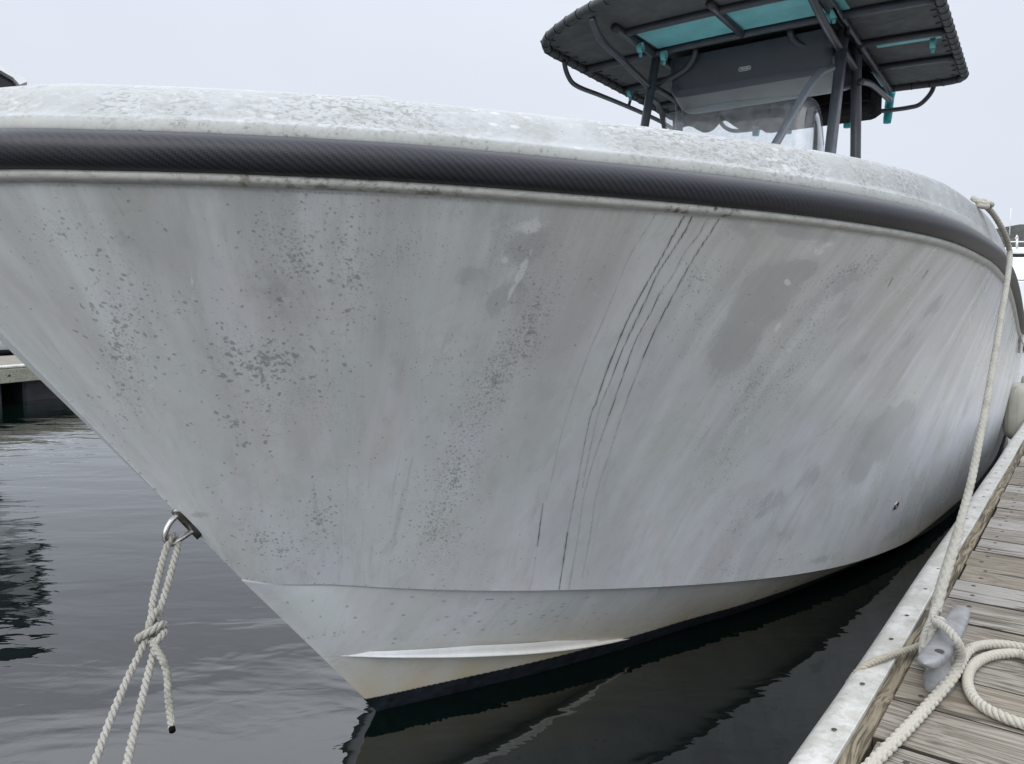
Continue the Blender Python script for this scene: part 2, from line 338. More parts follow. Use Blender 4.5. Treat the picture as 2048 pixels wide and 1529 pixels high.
def m_vinyl():
    m = mat('white_vinyl', rough=.45); g = G(m); ob = g.coord('Object'); n = g.noise(ob, 14, 6, .7); n2 = g.noise(g.mapping(ob, (3, 60, 60)), 1, 4)
    c = g.mix(g.ss(n, .38, .66), (.44, .435, .40), (.60, .595, .575)); c = g.mix(g.m('MULTIPLY', g.ss(g.noise(ob, 45, 6, .75), .48, .66), .5), c, (.29, .27, .22))
    g.base(c); g.nrm(g.bump(n, .3, .003)); return m
M['vinyl'] = m_vinyl()
def m_rope(name, a, b, dirt=(.20, .19, .15), amount=.4):
    m = mat(name, rough=.85, spec=.2); g = G(m); ob = g.coord('Object'); f = g.noise(ob, 900, 3, .7); d = g.noise(ob, 28, 5, .65)
    c = g.mix(g.ss(f, .3, .7), a, b); c = g.mix(g.m('MULTIPLY', g.ss(d, .45, .7), amount), c, dirt)
    g.base(c); g.nrm(g.bump(g.m('ADD', f, g.m('MULTIPLY', g.noise(ob, 260, 3, .7), 1.2)), .7, .0016)); g.b.inputs['Sheen Weight'].default_value = .25; return m
M['rope'] = m_rope('white_nylon_rope', (.29, .28, .245), (.48, .465, .425), (.20, .185, .145))
M['rope_tan'] = m_rope('aged_tan_rope', (.29, .265, .21), (.44, .405, .335), (.24, .21, .15))
M['rope_dirty'] = m_rope('dirty_rope_tail', (.25, .245, .21), (.43, .42, .37), (.11, .11, .085), .75)
M['rope_cream'] = m_rope('cream_braided_rope', (.35, .33, .275), (.52, .495, .43), (.40, .37, .30), .3)
M['rope_grey'] = m_rope('grey_braided_rope', (.28, .27, .235), (.43, .415, .37), (.19, .18, .14), .55)
M['steel'] = simple('stainless_steel', (.50, .49, .47), .30, 1, .25, 60)
M['steel_dark'] = simple('stained_steel_plate', (.24, .22, .20), .42, 1, .4, 50)
M['galv'] = simple('galvanised_cleat_metal', (.20, .205, .208), .6, 0, .18, 40, .001)
M['recess'] = simple('dark_recess', (.035, .035, .035), .8)
M['nail'] = simple('rusty_nail_head', (.06, .05, .045), .7, .3, .4)
M['tubing'] = simple('grey_powder_coated_tube', (.052, .060, .072), .34, .0, .15, 15)
M['canvas'] = simple('charcoal_canvas', (.105, .112, .112), .85, 0, .14, 9, .004, .2)
M['wrap'] = simple('charcoal_canvas_wrap', (.05, .055, .058), .6, 0, .14, 30, .002)
M['teal'] = simple('teal_fabric', (.20, .53, .55), .6, 0, .10, 8, spec=.3)
M['tealtube'] = simple('teal_rod_holder', (.02, .34, .36), .3, 0, .1, 20)
M['black'] = simple('black_fabric', (.004, .004, .005), .9, spec=.1)
M['boxgrey'] = simple('slate_gelcoat', (.046, .055, .070), .35, 0, .10, 5)
M['boxlow'] = simple('slate_gelcoat_lit_underside', (.17, .19, .185), .35, 0, .10, 5)  # same slate gelcoat, reflected light on the lower face put into the colour
M['badge'] = simple('silver_badge', (.75, .78, .78), .4)
M['white'] = simple('white_gelcoat', (.72, .73, .75), .35, 0, .05, 4)
M['whitebg'] = simple('white_yacht_paint', (.78, .79, .81), .35, 0, .04, 2)
M['glassdark'] = simple('smoked_window', (.02, .022, .026), .12, 0, .2, 3)
M['fender'] = None
M['floatm'] = simple('black_dock_float', (.018, .020, .025), .55, 0, .4, 3)
M['deck'] = simple('grey_deck', (.42, .43, .44), .6)
def m_fender():
    m = mat('streaked_fender_vinyl', rough=.45); g = G(m); ob = g.coord('Object')
    s = g.noise(g.mapping(ob, (26, 26, 1.2)), 1, 5, .65); n = g.noise(ob, 9, 5)
    c = g.mix(g.ss(n, .3, .7), (.36, .355, .30), (.46, .45, .395)); c = g.mix(g.m('MULTIPLY', g.ss(s, .52, .68), .7), c, (.20, .20, .16)); g.base(c); return m
M['fender'] = m_fender()
def m_glass():
    m = mat('hazed_acrylic'); t = m.node_tree; g = G(m); t.nodes.remove(g.b)
    o = [n for n in t.nodes if n.type == 'OUTPUT_MATERIAL'][0]
    tr = g.n('ShaderNodeBsdfTransparent'); tr.inputs[0].default_value = (.93, .95, .96, 1)
    df = g.n('ShaderNodeBsdfDiffuse'); df.inputs[0].default_value = (.75, .78, .82, 1); tl = g.n('ShaderNodeBsdfTranslucent'); tl.inputs[0].default_value = (.75, .78, .82, 1)
    gl = g.n('ShaderNodeBsdfGlossy'); gl.inputs['Roughness'].default_value = .08
    a = g.n('ShaderNodeMixShader'); a.inputs[0].default_value = .5; t.links.new(df.outputs[0], a.inputs[1]); t.links.new(tl.outputs[0], a.inputs[2])
    dust = g.noise(g.coord('Object'), 30, 5, .7); b = g.n('ShaderNodeMixShader'); g.put(b.inputs[0], g.ss(dust, .3, .75, .07, .18)); t.links.new(tr.outputs[0], b.inputs[1]); t.links.new(a.outputs[0], b.inputs[2])
    fz = g.n('ShaderNodeFresnel'); fz.inputs[0].default_value = 1.35; c = g.n('ShaderNodeMixShader'); t.links.new(fz.outputs[0], c.inputs[0]); t.links.new(b.outputs[0], c.inputs[1]); t.links.new(gl.outputs[0], c.inputs[2])
    t.links.new(c.outputs[0], o.inputs[0]); return m
M['glass'] = m_glass()
def m_water():
    m = mat('harbour_water', (.0012, .0040, .0032), .012, spec=.5); g = G(m); g.b.inputs['IOR'].default_value = 1.68
    ob = g.coord('Object')
    a = g.noise(g.mapping(ob, (1.0, 2.2, 1), rot=(0, 0, math.radians(8))), 1.5, 3, .5, .4)
    b = g.noise(g.mapping(ob, (1.0, 1.9, 1), rot=(0, 0, math.radians(-14))), 5.5, 3, .5, .5)
    f = g.noise(g.mapping(ob, (1.0, 1.7, 1)), 19, 2, .5)
    h = g.m('ADD', g.m('ADD', g.m('MULTIPLY', a, 1.0), g.m('MULTIPLY', b, .15)), g.m('MULTIPLY', f, .008))
    g.nrm(g.bump(h, 1.0, .0085))
    return m
M['water'] = m_water()
# ------------------------------------------------------------------ setting
def sheet(name, x0, x1, y0, y1, z, m, lab=None):
    mb = MB(); mb.add([(x0, y0, z), (x1, y0, z), (x1, y1, z), (x0, y1, z)], [(0, 1, 2, 3)]); o = mb.build(name, m, smooth=False); return tag(o, lab, kind='structure')
sheet('water', -900, 900, -200, 1600, 0, M['water'])
M['bed'] = simple('harbour_bed', (.01, .014, .010), .9); sheet('seabed', -900, 900, -200, 1600, -4, M['bed'])
def hill():
    mb = MB(); rows = []
    m = mat('wooded_hillside', rough=.95, spec=.1); g = G(m); ob = g.coord(); c = g.mix(g.ss(g.noise(ob, .09, 6, .7), .35, .65), (.050, .056, .052), (.10, .105, .095)); g.base(c); g.nrm(g.bump(g.noise(ob, .2, 6, .7), .8, 5))
    xs = np.linspace(-100, 620, 180)
    for k, (yo, hh) in enumerate(((0, 0), (25, .72), (50, 1.), (110, 1.0), (170, .6), (200, -.1))):
        r = []
        for x in xs:
            H = 41.5 * min(1, max(0, (x + 100) / 200)) ** .8 + 2.2 * math.sin(x * .021) + 1.0 * math.sin(x * .11 + 1) + .8 * math.sin(x * .43) + random.uniform(-.4, .4)
            r.append((x, 300 + yo + 10 * math.sin(x * .02), max(-.5, H * hh)))
        rows.append(r)
    grid(mb, rows, flip=True); tag(mb.build('hill', m), kind='structure')
hill()
# ------------------------------------------------------------------ motorboat hull lines (boat frame: s aft, n to port, z up)
def tblz(s): return pchip([-1.1, 0, 1.2, 2.1, 2.6, 3.16, 3.6, 4.0, 4.5, 7.4], [1.325, 1.315, 1.300, 1.288, 1.262, 1.195, 1.11, 1.03, 1.0, .99])(s)
SH = np.array([(-1.09, 0), (-1.069, .15), (-1.004, .318), (-.925, .422), (-.841, .519), (-.641, .705), (-.369, .885), (-.146, 1.015), (.172, 1.160), (.608, 1.285), (1.32, 1.350), (2.2, 1.366), (3.15, 1.382), (4.2, 1.402), (5.5, 1.41), (7.4, 1.38)])
full = np.vstack([SH[:0:-1] * [1, -1], SH])        # starboard then port, for a smooth rounded bow
full3 = np.c_[full, np.zeros(len(full))]
dense = spline(full3, .01); mid = int(np.argmin(np.abs(dense[:, 1]) + (dense[:, 0] > -1) * 9)); port = dense[mid:, :2].copy(); port[0] = (-1.09, 0)
SL = arclen(port)
def sheer(l): return np.interp(l, SL, port[:, 0]), np.interp(l, SL, port[:, 1])
def sheer_l(s): return np.interp(s, port[:, 0], SL)
CH = np.array([(-.425, 0, .500), (-.38, .045, .486), (-.25, .110, .458), (-.11, .194, .424), (.05, .290, .390), (.256, .405, .352), (.683, .590, .275), (1.04, .712, .214), (1.296, .800, .178), (1.728, .900, .120), (2.383, 1.006, .055), (3.0, 1.075, .01), (4.0, 1.16, -.03), (5.5, 1.22, -.05), (7.4, 1.22, -.06)])
WL = np.array([(.0, 0, 0), (.23, .128, 0), (.48, .262, 0), (.80, .405, 0), (1.06, .505, 0), (1.315, .615, 0), (1.7, .74, 0), (2.4, .93, 0), (3.0, 1.05, -.01), (4, 1.14, -.06), (5.5, 1.20, -.09), (7.4, 1.20, -.10)])
KL = np.array([(.0, 0, 0), (.25, 0, -.16), (.5, 0, -.28), (1.0, 0, -.42), (1.8, 0, -.52), (3, 0, -.56), (5, 0, -.58), (7.4, 0, -.58)])
# correspondence sheer arc position <-> chine s (runs like the rain streaks do)
COR_C = np.array([-.425, -.10, .28, .70, 1.10, 1.7, 2.5, 3.4, 4.5, 7.4]); COR_S = np.array([-1.09, -.70, -.20, .30, .80, 1.52, 2.42, 3.37, 4.5, 7.4])
def curve3(T, s): return np.stack([s, pchip(T[:, 0], T[:, 1])(s), pchip(T[:, 0], T[:, 2])(s)], -1)
STEM_TOP = np.array([-1.060, 0, 1.281])
def topsides(nu, nv, tpow=1.0):
    t = np.linspace(0, 1, nu)
    # denser where the camera is near
    L0 = sheer_l(7.4); l = np.interp(t, [0, .62, .82, .92, 1], [0, 1.45, 2.9, 5.0, L0]); l = np.interp(t, np.linspace(0, 1, 60), np.convolve(np.pad(np.interp(np.linspace(0, 1, 60), t, l), 4, mode='reflect', reflect_type='odd'), np.ones(9) / 9, 'valid'))
    l[0] = 0; l[-1] = L0
    ss, sn = sheer(l); eps = 1e-3
    # outward plan normal on the sheer
    a0, b0 = sheer(np.maximum(l - .02, 0)); a1, b1 = sheer(l + .02); tx, ty = a1 - a0, b1 - b0; q = np.hypot(tx, ty) + 1e-9; nx, ny = -ty / q, tx / q
    nx[0], ny[0] = -1, 0
    off = .040
    top = np.stack([ss - nx * off, np.maximum(sn - ny * off, 0), tblz(ss) - .041], -1); top[0] = STEM_TOP
    k = np.clip(l / .12, 0, 1)[:, None]; top = top * k + (STEM_TOP + (top - top[0]) * 1.0) * (1 - k)
    top[:, 1] = np.where(l < .12, sn * np.clip(1 - off / .2, 0, 1), top[:, 1])
    cs = np.interp(ss, COR_S, COR_C); cs = np.convolve(np.pad(cs, 12, mode='reflect', reflect_type='odd'), np.ones(25) / 25, 'valid') if nu > 200 else cs
    cs[0] = -.425; cs = np.maximum.accumulate(np.maximum(cs, -.425)); bot = curve3(CH, cs)
    v = np.linspace(0, 1, nv); P = bot[:, None] * (1 - v)[None, :, None] + top[:, None] * v[None, :, None]
    # flare: sides hollow forward, easing to slightly full aft
    fw = np.interp(ss, [-1.09, -.8, 0, 1.2, 2.5, 4], [0, .035, .060, .045, .0, -.03]) * (1 - np.exp(-(l / .40) ** 2))
    bul = (4 * v * (1 - v) * (1 - .25 * (v - .5)))[None, :] * fw[:, None]
    P[..., 0] -= nx[:, None] * bul * (1 if True else 0); P[..., 1] -= ny[:, None] * bul
    P[..., 1] = np.maximum(P[..., 1], 0)
    return P, l
def to_world(P): return B.o + P[..., :1] * B.d + P[..., 1:2] * B.n + np.concatenate([np.zeros_like(P[..., :2]), P[..., 2:3]], -1)
boat_loc = B.w(2.8, 0, 0)
boat = empty('motorboat', boat_loc, 'large white centre-console motorboat with dirty stained hull, black rub rail and dark canopy', 'motorboat')
def gridmesh(name, W, m, parent, uv=None, attrs=None, flip=False):
    a, b = W.shape[:2]; me = bpy.data.meshes.new(name)
    idx = np.arange(a * b).reshape(a, b); q = np.stack([idx[:-1, :-1], idx[1:, :-1], idx[1:, 1:], idx[:-1, 1:]], -1).reshape(-1, 4)
    if flip: q = q[:, ::-1]
    me.vertices.add(a * b); me.vertices.foreach_set('co', W.reshape(-1).astype(np.float32))
    me.loops.add(q.size); me.loops.foreach_set('vertex_index', q.reshape(-1).astype(np.int32))
    me.polygons.add(len(q)); me.polygons.foreach_set('loop_start', (np.arange(len(q)) * 4).astype(np.int32)); me.polygons.foreach_set('loop_total', np.full(len(q), 4, np.int32))
    me.polygons.foreach_set('use_smooth', np.ones(len(q), bool))
    if uv is not None:
        l = me.uv_layers.new(name='UVMap'); l.data.foreach_set('uv', uv.reshape(-1, 2)[q.reshape(-1)].reshape(-1).astype(np.float32))
    for k, A in (attrs or {}).items():
        at = me.attributes.new(k, 'FLOAT', 'POINT'); at.data.foreach_set('value', A.reshape(-1).astype(np.float32))
    me.update(calc_edges=True); me.validate(); me.materials.append(m)
    o = bpy.data.objects.new(name, me); col.objects.link(o)
    if parent is not None: o.parent = parent; o.matrix_parent_inverse = Matrix.Translation(-root_loc(parent))
    return o
NU, NV = 1500, 740
P, Lsh = topsides(NU, NV); W = to_world(P)
# chart in metres
def flowcoord(P):
    """rain runs down the steepest line: label each hull point by the sheer point it came from"""
    i = np.unique(np.linspace(0, P.shape[0] - 1, 150).astype(int)); j = np.unique(np.linspace(0, P.shape[1] - 1, 60).astype(int)); q = P[np.ix_(i, j)]
    lc = np.linspace(0, SL[-1], 900); cs, cn = sheer(lc); d = (q[..., 0, None] - cs) ** 2 + (q[..., 1, None] - cn) ** 2 + .0012 * np.abs(lc - 0); U0 = lc[np.argmin(d, -1)]
    for _ in range(3): U0[1:-1, 1:-1] = (U0[1:-1, 1:-1] * 2 + U0[:-2, 1:-1] + U0[2:, 1:-1] + U0[1:-1, :-2] + U0[1:-1, 2:]) / 6
    A = np.stack([np.interp(np.arange(P.shape[1]), j, r) for r in U0]); return np.stack([np.interp(np.arange(P.shape[0]), i, A[:, k]) for k in range(A.shape[1])], 1)
Umap = flowcoord(P) * .9; Vmap = np.cumsum(np.concatenate([np.zeros((NU, 1)), np.linalg.norm(np.diff(P, axis=1), axis=2)], 1), 1)
# photo survey of the marks: where each hull vertex is seen from the survey point, used only to look a mark up on the hull
rel = W - CAM; yc = rel[..., 1] * CT - rel[..., 2] * ST; zc = rel[..., 1] * ST + rel[..., 2] * CT
PX = 1024 + F * rel[..., 0] / yc; PY = 764.5 - F * zc / yc
PXs, PYs = PX[::5, ::5], PY[::5, ::5]
def look(px, py):
    d = (PXs - px) ** 2 + (PYs - py) ** 2; d[(yc[::5, ::5] < .3)] = 1e12
    i, j = np.unravel_index(np.argmin(d), d.shape); i *= 5; j *= 5
    i0, i1, j0, j1 = max(0, i - 6), min(NU, i + 7), max(0, j - 6), min(NV, j + 7)
    d = (PX[i0:i1, j0:j1] - px) ** 2 + (PY[i0:i1, j0:j1] - py) ** 2; a, b = np.unravel_index(np.argmin(d), d.shape)
    return i0 + a, j0 + b
specks = np.zeros((NU, NV)); drips = np.zeros((NU, NV)); grime = np.zeros((NU, NV)); chalk_sheen = np.zeros((NU, NV)); mildew = np.zeros((NU, NV)); wstain = np.zeros((NU, NV))
def window(i, j, R):
    di = max(1e-4, np.linalg.norm(W[min(i + 1, NU - 1), j] - W[max(i - 1, 0), j]) / 2); dj = max(1e-4, np.linalg.norm(W[i, min(j + 1, NV - 1)] - W[i, max(j - 1, 0)]) / 2)
    a, b = int(R / di) + 2, int(R / dj) + 2; return slice(max(0, i - a), min(NU, i + a + 1)), slice(max(0, j - b), min(NV, j + b + 1))
def local(i, j, sl):
    """metric coordinates (along, up) around a hull point"""
    d = W[sl] - W[i, j]; i2, j2 = min(i + 2, NU - 1), min(j + 2, NV - 1); U = W[i2, j] - W[i2 - 4, j]; U /= np.linalg.norm(U); V = W[i, j2] - W[i, j2 - 4]; V /= np.linalg.norm(V)
    V = V - (V @ U) * U; V /= np.linalg.norm(V); return d @ U, d @ V
def spot(px, py, r, val=1., asp=1.3, tilt=0., A=None):
    A = specks if A is None else A; i, j = look(px, py); i = min(max(i, 3), NU - 4); j = min(max(j, 3), NV - 4); sl = window(i, j, r * 2.2); x, y = local(i, j, sl)
    c, s = math.cos(tilt), math.sin(tilt); x, y = (x * c + y * s) , (-x * s + y * c); th = np.arctan2(y, x); ph = RNG.uniform(0, 6.28, 3)
    rr = r * (1 + .22 * np.sin(2 * th + ph[0]) + .14 * np.sin(3 * th + ph[1]) + .08 * np.sin(5 * th + ph[2])); d = np.hypot(x / asp ** .5, y * asp ** .5) / rr
    m = val * np.clip((1.2 - d) / .5, 0, 1); A[sl] = np.maximum(A[sl], m)
def cluster(cx, cy, rx, ry, n, r=(.0008, .0026), tilt=0., val=(.45, 1.), asp=(.6, 1.15)):
    for _ in range(n):
        a, q = RNG.uniform(0, 6.28), abs(RNG.normal(0, .85)); x, y = rx * q * math.cos(a), ry * q * math.sin(a); c, s = math.cos(tilt), math.sin(tilt)
        rr = .92 * (r[0] + (r[1] - r[0]) * RNG.random() ** 2.4)
        spot(cx + x * c - y * s, cy + x * s + y * c, rr, RNG.uniform(*val), RNG.uniform(*asp), RNG.uniform(-.5, .7))
def blob(A, cx, cy, rx, ry, tilt=0., val=1., soft=1.):
    """soft elliptical region"""
    i, j = look(cx, cy); x, y = PX - cx, PY - cy; c, s = math.cos(tilt), math.sin(tilt); d = np.hypot((x * c + y * s) / rx, (-x * s + y * c) / ry)
    m = val * np.exp(-(d ** 2) * 1.1 / soft) * (yc > .3); np.maximum(A, m, out=A)
# rain streaks
DR = [
 ([(1320, 412), (1305, 440), (1262, 508), (1228, 588), (1200, 655), (1186, 685), (1163, 745), (1140, 812), (1120, 880), (1101, 969), (1092, 1000)], .0012, .42),
 ([(1086, 1008), (1081, 1045), (1075, 1093)], .0022, 1.), ([(1075, 1093), (1066, 1149), (1058, 1182)], .0010, .35),
 ([(1402, 411), (1381, 418), (1352, 461), (1327, 508), (1293, 569), (1270, 611), (1252, 648), (1240, 676), (1213, 744), (1190, 812)], .0023, .95),
 ([(1190, 812), (1186, 817), (1174, 864), (1157, 954), (1146, 1010), (1135, 1066)], .0015, .72), ([(1135, 1066), (1125, 1135), (1118, 1180)], .0026, 1.),
 ([(1420, 412), (1393, 420), (1374, 456), (1343, 505), (1317, 545), (1301, 580), (1275, 635), (1240, 712), (1218, 770)], .0019, .85), ([(1218, 770), (1200, 815), (1179, 905), (1165, 975)], .0012, .6),
 ([(1445, 414), (1427, 422), (1395, 473), (1371, 503), (1343, 555), (1320, 587)], .0014, .62), ([(1320, 587), (1301, 627), (1277, 670), (1259, 714), (1247, 749), (1218, 832)], .0018, .82), ([(1218, 832), (1189, 915), (1169, 988), (1154, 1086), (1137, 1180)], .0012, .62),
 ([(1475, 418), (1450, 424), (1420, 468), (1404, 491), (1378, 533), (1341, 601)], .0017, .78), ([(1341, 601), (1320, 641), (1296, 693), (1287, 715)], .0020, .88), ([(1287, 715), (1262, 778), (1237, 851), (1218, 910), (1193, 988), (1179, 1081), (1164, 1154)], 0.0012, .62),
 ([(1290, 409), (1340, 414)], .0014, .9), ([(1372, 413), (1412, 415)], .0022, 1.), ([(1425, 417), (1482, 420)], .0016, .9),
 ([(1856, 541), (1846, 556)], .0035, 1.), ([(1785, 557), (1777, 572)], .0028, .95),
 ([(1080, 1180), (1087, 1040)], .0007, .16), ([(1010, 1195), (1040, 900)], .0010, .12), ([(1170, 1175), (1230, 870)], .0012, .15), ([(220, 385), (246, 430)], .0016, .18),
]
def drip(pts, wd, val):
    L = np.concatenate([[0], np.cumsum([math.dist(pts[k], pts[k + 1]) for k in range(len(pts) - 1)])]); n = max(2, int(L[-1] / 1.1)); q = np.linspace(0, L[-1], n)
    cur = spline(np.c_[np.array(pts, float), np.zeros(len(pts))], 1.0)[:, :2]; cl_ = np.concatenate([[0], np.cumsum(np.hypot(*np.diff(cur, axis=0).T))]); q = np.linspace(0, cl_[-1], n)
    xs = np.interp(q, cl_, cur[:, 0]); ys = np.interp(q, cl_, cur[:, 1]); kk = np.arange(0, cl_[-1] + 60, 13); g2 = np.interp(q, kk, RNG.random(len(kk))); k3 = np.arange(0, cl_[-1] + 80, 40); g3 = np.interp(q, k3, RNG.random(len(k3)))
    for x, y, h, h3 in zip(xs, ys, g2, g3):
        i, j = look(x, y); i = min(max(i, 3), NU - 4); j = min(max(j, 3), NV - 4); r0 = wd * (.42 + .30 * h); r = max(r0, .00105); sl = window(i, j, r * 4)
        # sub-vertex centre so the line does not step along the mesh
        tgt = CAM + ray(x, y) * yc[i, j]; d = np.linalg.norm(W[sl] - tgt, axis=-1); v = val * (.46 + .22 * h + .34 * h3) * (r0 / r) * 1.75
        m = np.maximum(v * np.exp(-(d / r) ** 2), v * .16 * np.exp(-(d / (2.8 * r)) ** 2)); drips[sl] = np.maximum(drips[sl], np.minimum(m, 1))
for a in DR: drip(*a)
# grey grime films
for a in [(1530, 590, 110, 70, -.75, .95), (1470, 690, 110, 60, -1.0, .8), (1585, 545, 60, 35, -.3, .9), (1600, 465, 110, 24, .12, .75), (1480, 455, 60, 35, .3, .6), (1790, 850, 90, 38, -.95, .78), (1700, 960, 60, 25, -1.0, .5), (1055, 495, 80, 55, -.7, .74), (1010, 600, 90, 60, -.9, .60),
          (1800, 700, 150, 45, -1.0, .50), (1690, 560, 90, 34, -.7, .55), (950, 560, 120, 90, -.7, .52), (560, 600, 150, 110, .3, .5), (250, 470, 130, 60, .5, .46), (700, 700, 80, 180, .2, .40), (1340, 900, 60, 160, .35, .36), (1860, 620, 70, 26, -.8, .55), (1765, 870, 80, 40, -1.05, .95), (1720, 940, 50, 30, -1.0, .8), (1540, 1010, 70, 40, -.6, .62), (1620, 960, 60, 30, -.8, .60), (1890, 960, 60, 16, -1.15, .72), (1930, 820, 70, 14, -1.2, .6), (1700, 620, 120, 40, -.9, .58), (1800, 1060, 70, 16, -.6, .62), (1640, 1120, 50, 12, -.25, .6), (1460, 560, 60, 30, -.6, .55), (1550, 1075, 120, 30, -.3, .40), (1780, 1040, 60, 22, -.9, .5), (400, 1030, 26, 10, 0, .7), (1540, 900, 90, 50, -.6, .42), (1720, 720, 80, 30, -1.0, .52), (900, 430, 600, 36, .06, .44), (200, 420, 300, 30, .03, .40)]: blob(grime, *a)
for a in [(1060, 455, 42, 26, -.3, .8), (1045, 540, 9, 52, .45, 1.), (1020, 590, 8, 28, .4, .8), (1008, 520, 14, 12, 0, .8), (1575, 565, 9, 8, 0, 1.), (1555, 655, 6, 16, .5, 1.), (1090, 450, 24, 20, 0, .55), (1640, 500, 60, 16, -.4, .7), (385, 575, 4, 60, -.1, .7), (360, 560, 3, 70, -.1, .5), (330, 600, 5, 90, -.05, .4), (1880, 810, 100, 16, -.5, .55), (1650, 730, 24, 110, .55, .5), (1420, 800, 60, 180, .4, .42), (820, 900, 14, 200, .05, .4), (300, 780, 16, 140, -.15, .45), (1180, 620, 60, 200, .5, .38), (1690, 1010, 120, 36, -.5, .5), (1500, 1020, 160, 50, -.3, .5)]: blob(chalk_sheen, *a)  # chalky wear, plus the dock edge's reflection painted as a pale band aft
# mildew speckle clusters and single spots
for a in [(250, 700, 55, 170, -.1, .9), (235, 560, 70, 90, -.2, .45), (580, 510, 70, 110, .0, .8), (690, 520, 50, 90, 0, .6), (520, 720, 100, 60, .1, .9), (620, 800, 120, 60, .2, .65), (540, 820, 80, 50, 0, .7), (1000, 740, 42, 150, .55, 1.), (940, 840, 45, 110, .4, .9), (905, 960, 45, 80, .2, 1.), (880, 1080, 60, 80, .1, .9), (1060, 640, 40, 90, .5, .9), (1500, 800, 30, 110, .5, .7), (1590, 740, 26, 120, .55, .7), (1060, 490, 90, 70, 0, .6), (1720, 540, 60, 20, -.4, .8), (1460, 930, 26, 60, .4, .5), (640, 1040, 60, 60, 0, .5), (1470, 1060, 26, 60, .2, .5), (1230, 470, 40, 30, 0, .3), (1440, 470, 40, 26, -.4, .6), (1060, 700, 60, 40, -.6, .6), (1640, 590, 30, 60, .5, .5), (150, 460, 130, 50, .2, .35), (1830, 1050, 40, 24, -.6, .5)]: blob(mildew, *a)
CL = [(235, 690, 60, 190, 170, (.0008, .0038), -.08), (120, 470, 110, 80, 60, (.0008, .0022), 0), (590, 520, 110, 150, 170, (.0007, .0028), .05), (700, 560, 60, 160, 110, (.0007, .0026), 0), (540, 720, 130, 60, 110, (.0010, .0046), .1), (470, 850, 90, 80, 60, (.0008, .0036), 0),
      (990, 760, 45, 170, 260, (.0007, .0028), .5), (1060, 640, 40, 100, 130, (.0006, .0026), .5), (910, 960, 40, 80, 150, (.0008, .0032), .3), (870, 1060, 90, 100, 190, (.0008, .0030), .15), (640, 1040, 45, 60, 70, (.0009, .0036), 0), (520, 1080, 120, 90, 90, (.0008, .0034), .3), (560, 1100, 60, 24, 26, (.0014, .0036), .6), (760, 1000, 200, 160, 60, (.0007, .0022), 0),
      (800, 500, 160, 140, 120, (.0006, .0018), 0), (1180, 560, 120, 120, 60, (.0006, .0016), 0), (1500, 770, 40, 130, 120, (.0007, .0022), .55), (1580, 740, 30, 130, 80, (.0007, .0022), .55), (1400, 560, 60, 40, 40, (.0010, .0026), -.5), (1455, 920, 40, 70, 50, (.0007, .0026), .4), (1470, 1060, 40, 90, 50, (.0008, .0026), .2), (1400, 640, 60, 60, 30, (.0008, .002), -.5),
      (1700, 540, 90, 20, 70, (.0008, .0026), -.45), (1620, 640, 30, 60, 40, (.0008, .002), .5), (900, 720, 130, 90, 80, (.0006, .0020), 0), (1040, 500, 60, 60, 50, (.0008, .0018), 0), (1300, 760, 200, 200, 40, (.0006, .0015), 0), (1560, 1120, 120, 24, 40, (.0008, .002), -.1), (1450, 1140, 60, 30, 40, (.0008, .0022), 0), (1810, 1040, 50, 50, 30, (.0014, .004), .4), (360, 620, 120, 120, 50, (.0007, .0024), 0), (1800, 580, 90, 60, 30, (.001, .0022), -.5)]
for a in CL: cluster(*a[:4], int(a[4] * 2.7), *a[5:])
for x, y, r in [(183, 610, .0060), (232, 643, .0062), (62, 618, .0036), (152, 663, .0038), (1063, 665, .0100), (1055, 683, .007), (1048, 712, .0075), (465, 686, .0060), (455, 708, .0055), (480, 708, .0045), (532, 715, .0080), (556, 712, .0052), (590, 712, .0085), (515, 737, .0065), (566, 727, .0055), (500, 735, .008), (512, 752, .0070), (447, 752, .0070), (478, 748, .007), (460, 762, .006), (558, 757, .0045), (568, 742, .005), (690, 730, .0055), (695, 622, .0060), (245, 655, .004), (230, 715, .0065), (245, 770, .005), (125, 238 + 200, .003), (492, 886, .0052), (530, 885, .0060), (540, 903, .004), (487, 892, .005), (370, 605, .0045), (700, 520, .0045), (525, 500, .0035), (575, 510, .0035), (617, 533, .0040), (615, 545, .004), (800, 1125, .0042), (830, 1130, .003), (820, 1042, .0038), (985, 1156, .0028), (1042, 1118, .0028), (1070, 1117, .0028), (1500, 590, .004), (190, 640, .004), (283, 598, .0032), (393, 603, .0032), (660, 562, .005), (560, 600, .006), (715, 555, .006), (865, 1150, .0035), (1228, 874, .0026)]: spot(x, y, r * .80, RNG.uniform(.55, .9), RNG.uniform(.8, 1.4), RNG.uniform(-.4, .4))
# yellow-brown staining over the waterline
wstain[:] = np.clip(1 - (P[..., 2] - .05) / .16, 0, 1) ** 1.3 * .80 + np.clip(1 - (P[..., 2] - .05) / .05, 0, 1) * .25
wstain *= .6 + .4 * np.sin(Umap * 9) ** 2
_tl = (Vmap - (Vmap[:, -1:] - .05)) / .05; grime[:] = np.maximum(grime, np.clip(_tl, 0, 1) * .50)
top_band = np.clip((Vmap - (Vmap[:, -1:] - .012)) / .012, 0, 1); specks = np.maximum(specks, top_band * .55)  # specks strengthen towards the top edge of the topsides
hull = gridmesh('hull', W, M['hull'], boat, np.stack([Umap, Vmap], -1), dict(specks=specks, drips=drips, grime=grime, chalk_sheen=chalk_sheen, mildew=mildew, waterstain=wstain, upper=(Vmap / Vmap[:, -1:]) ** 1.6), flip=True)
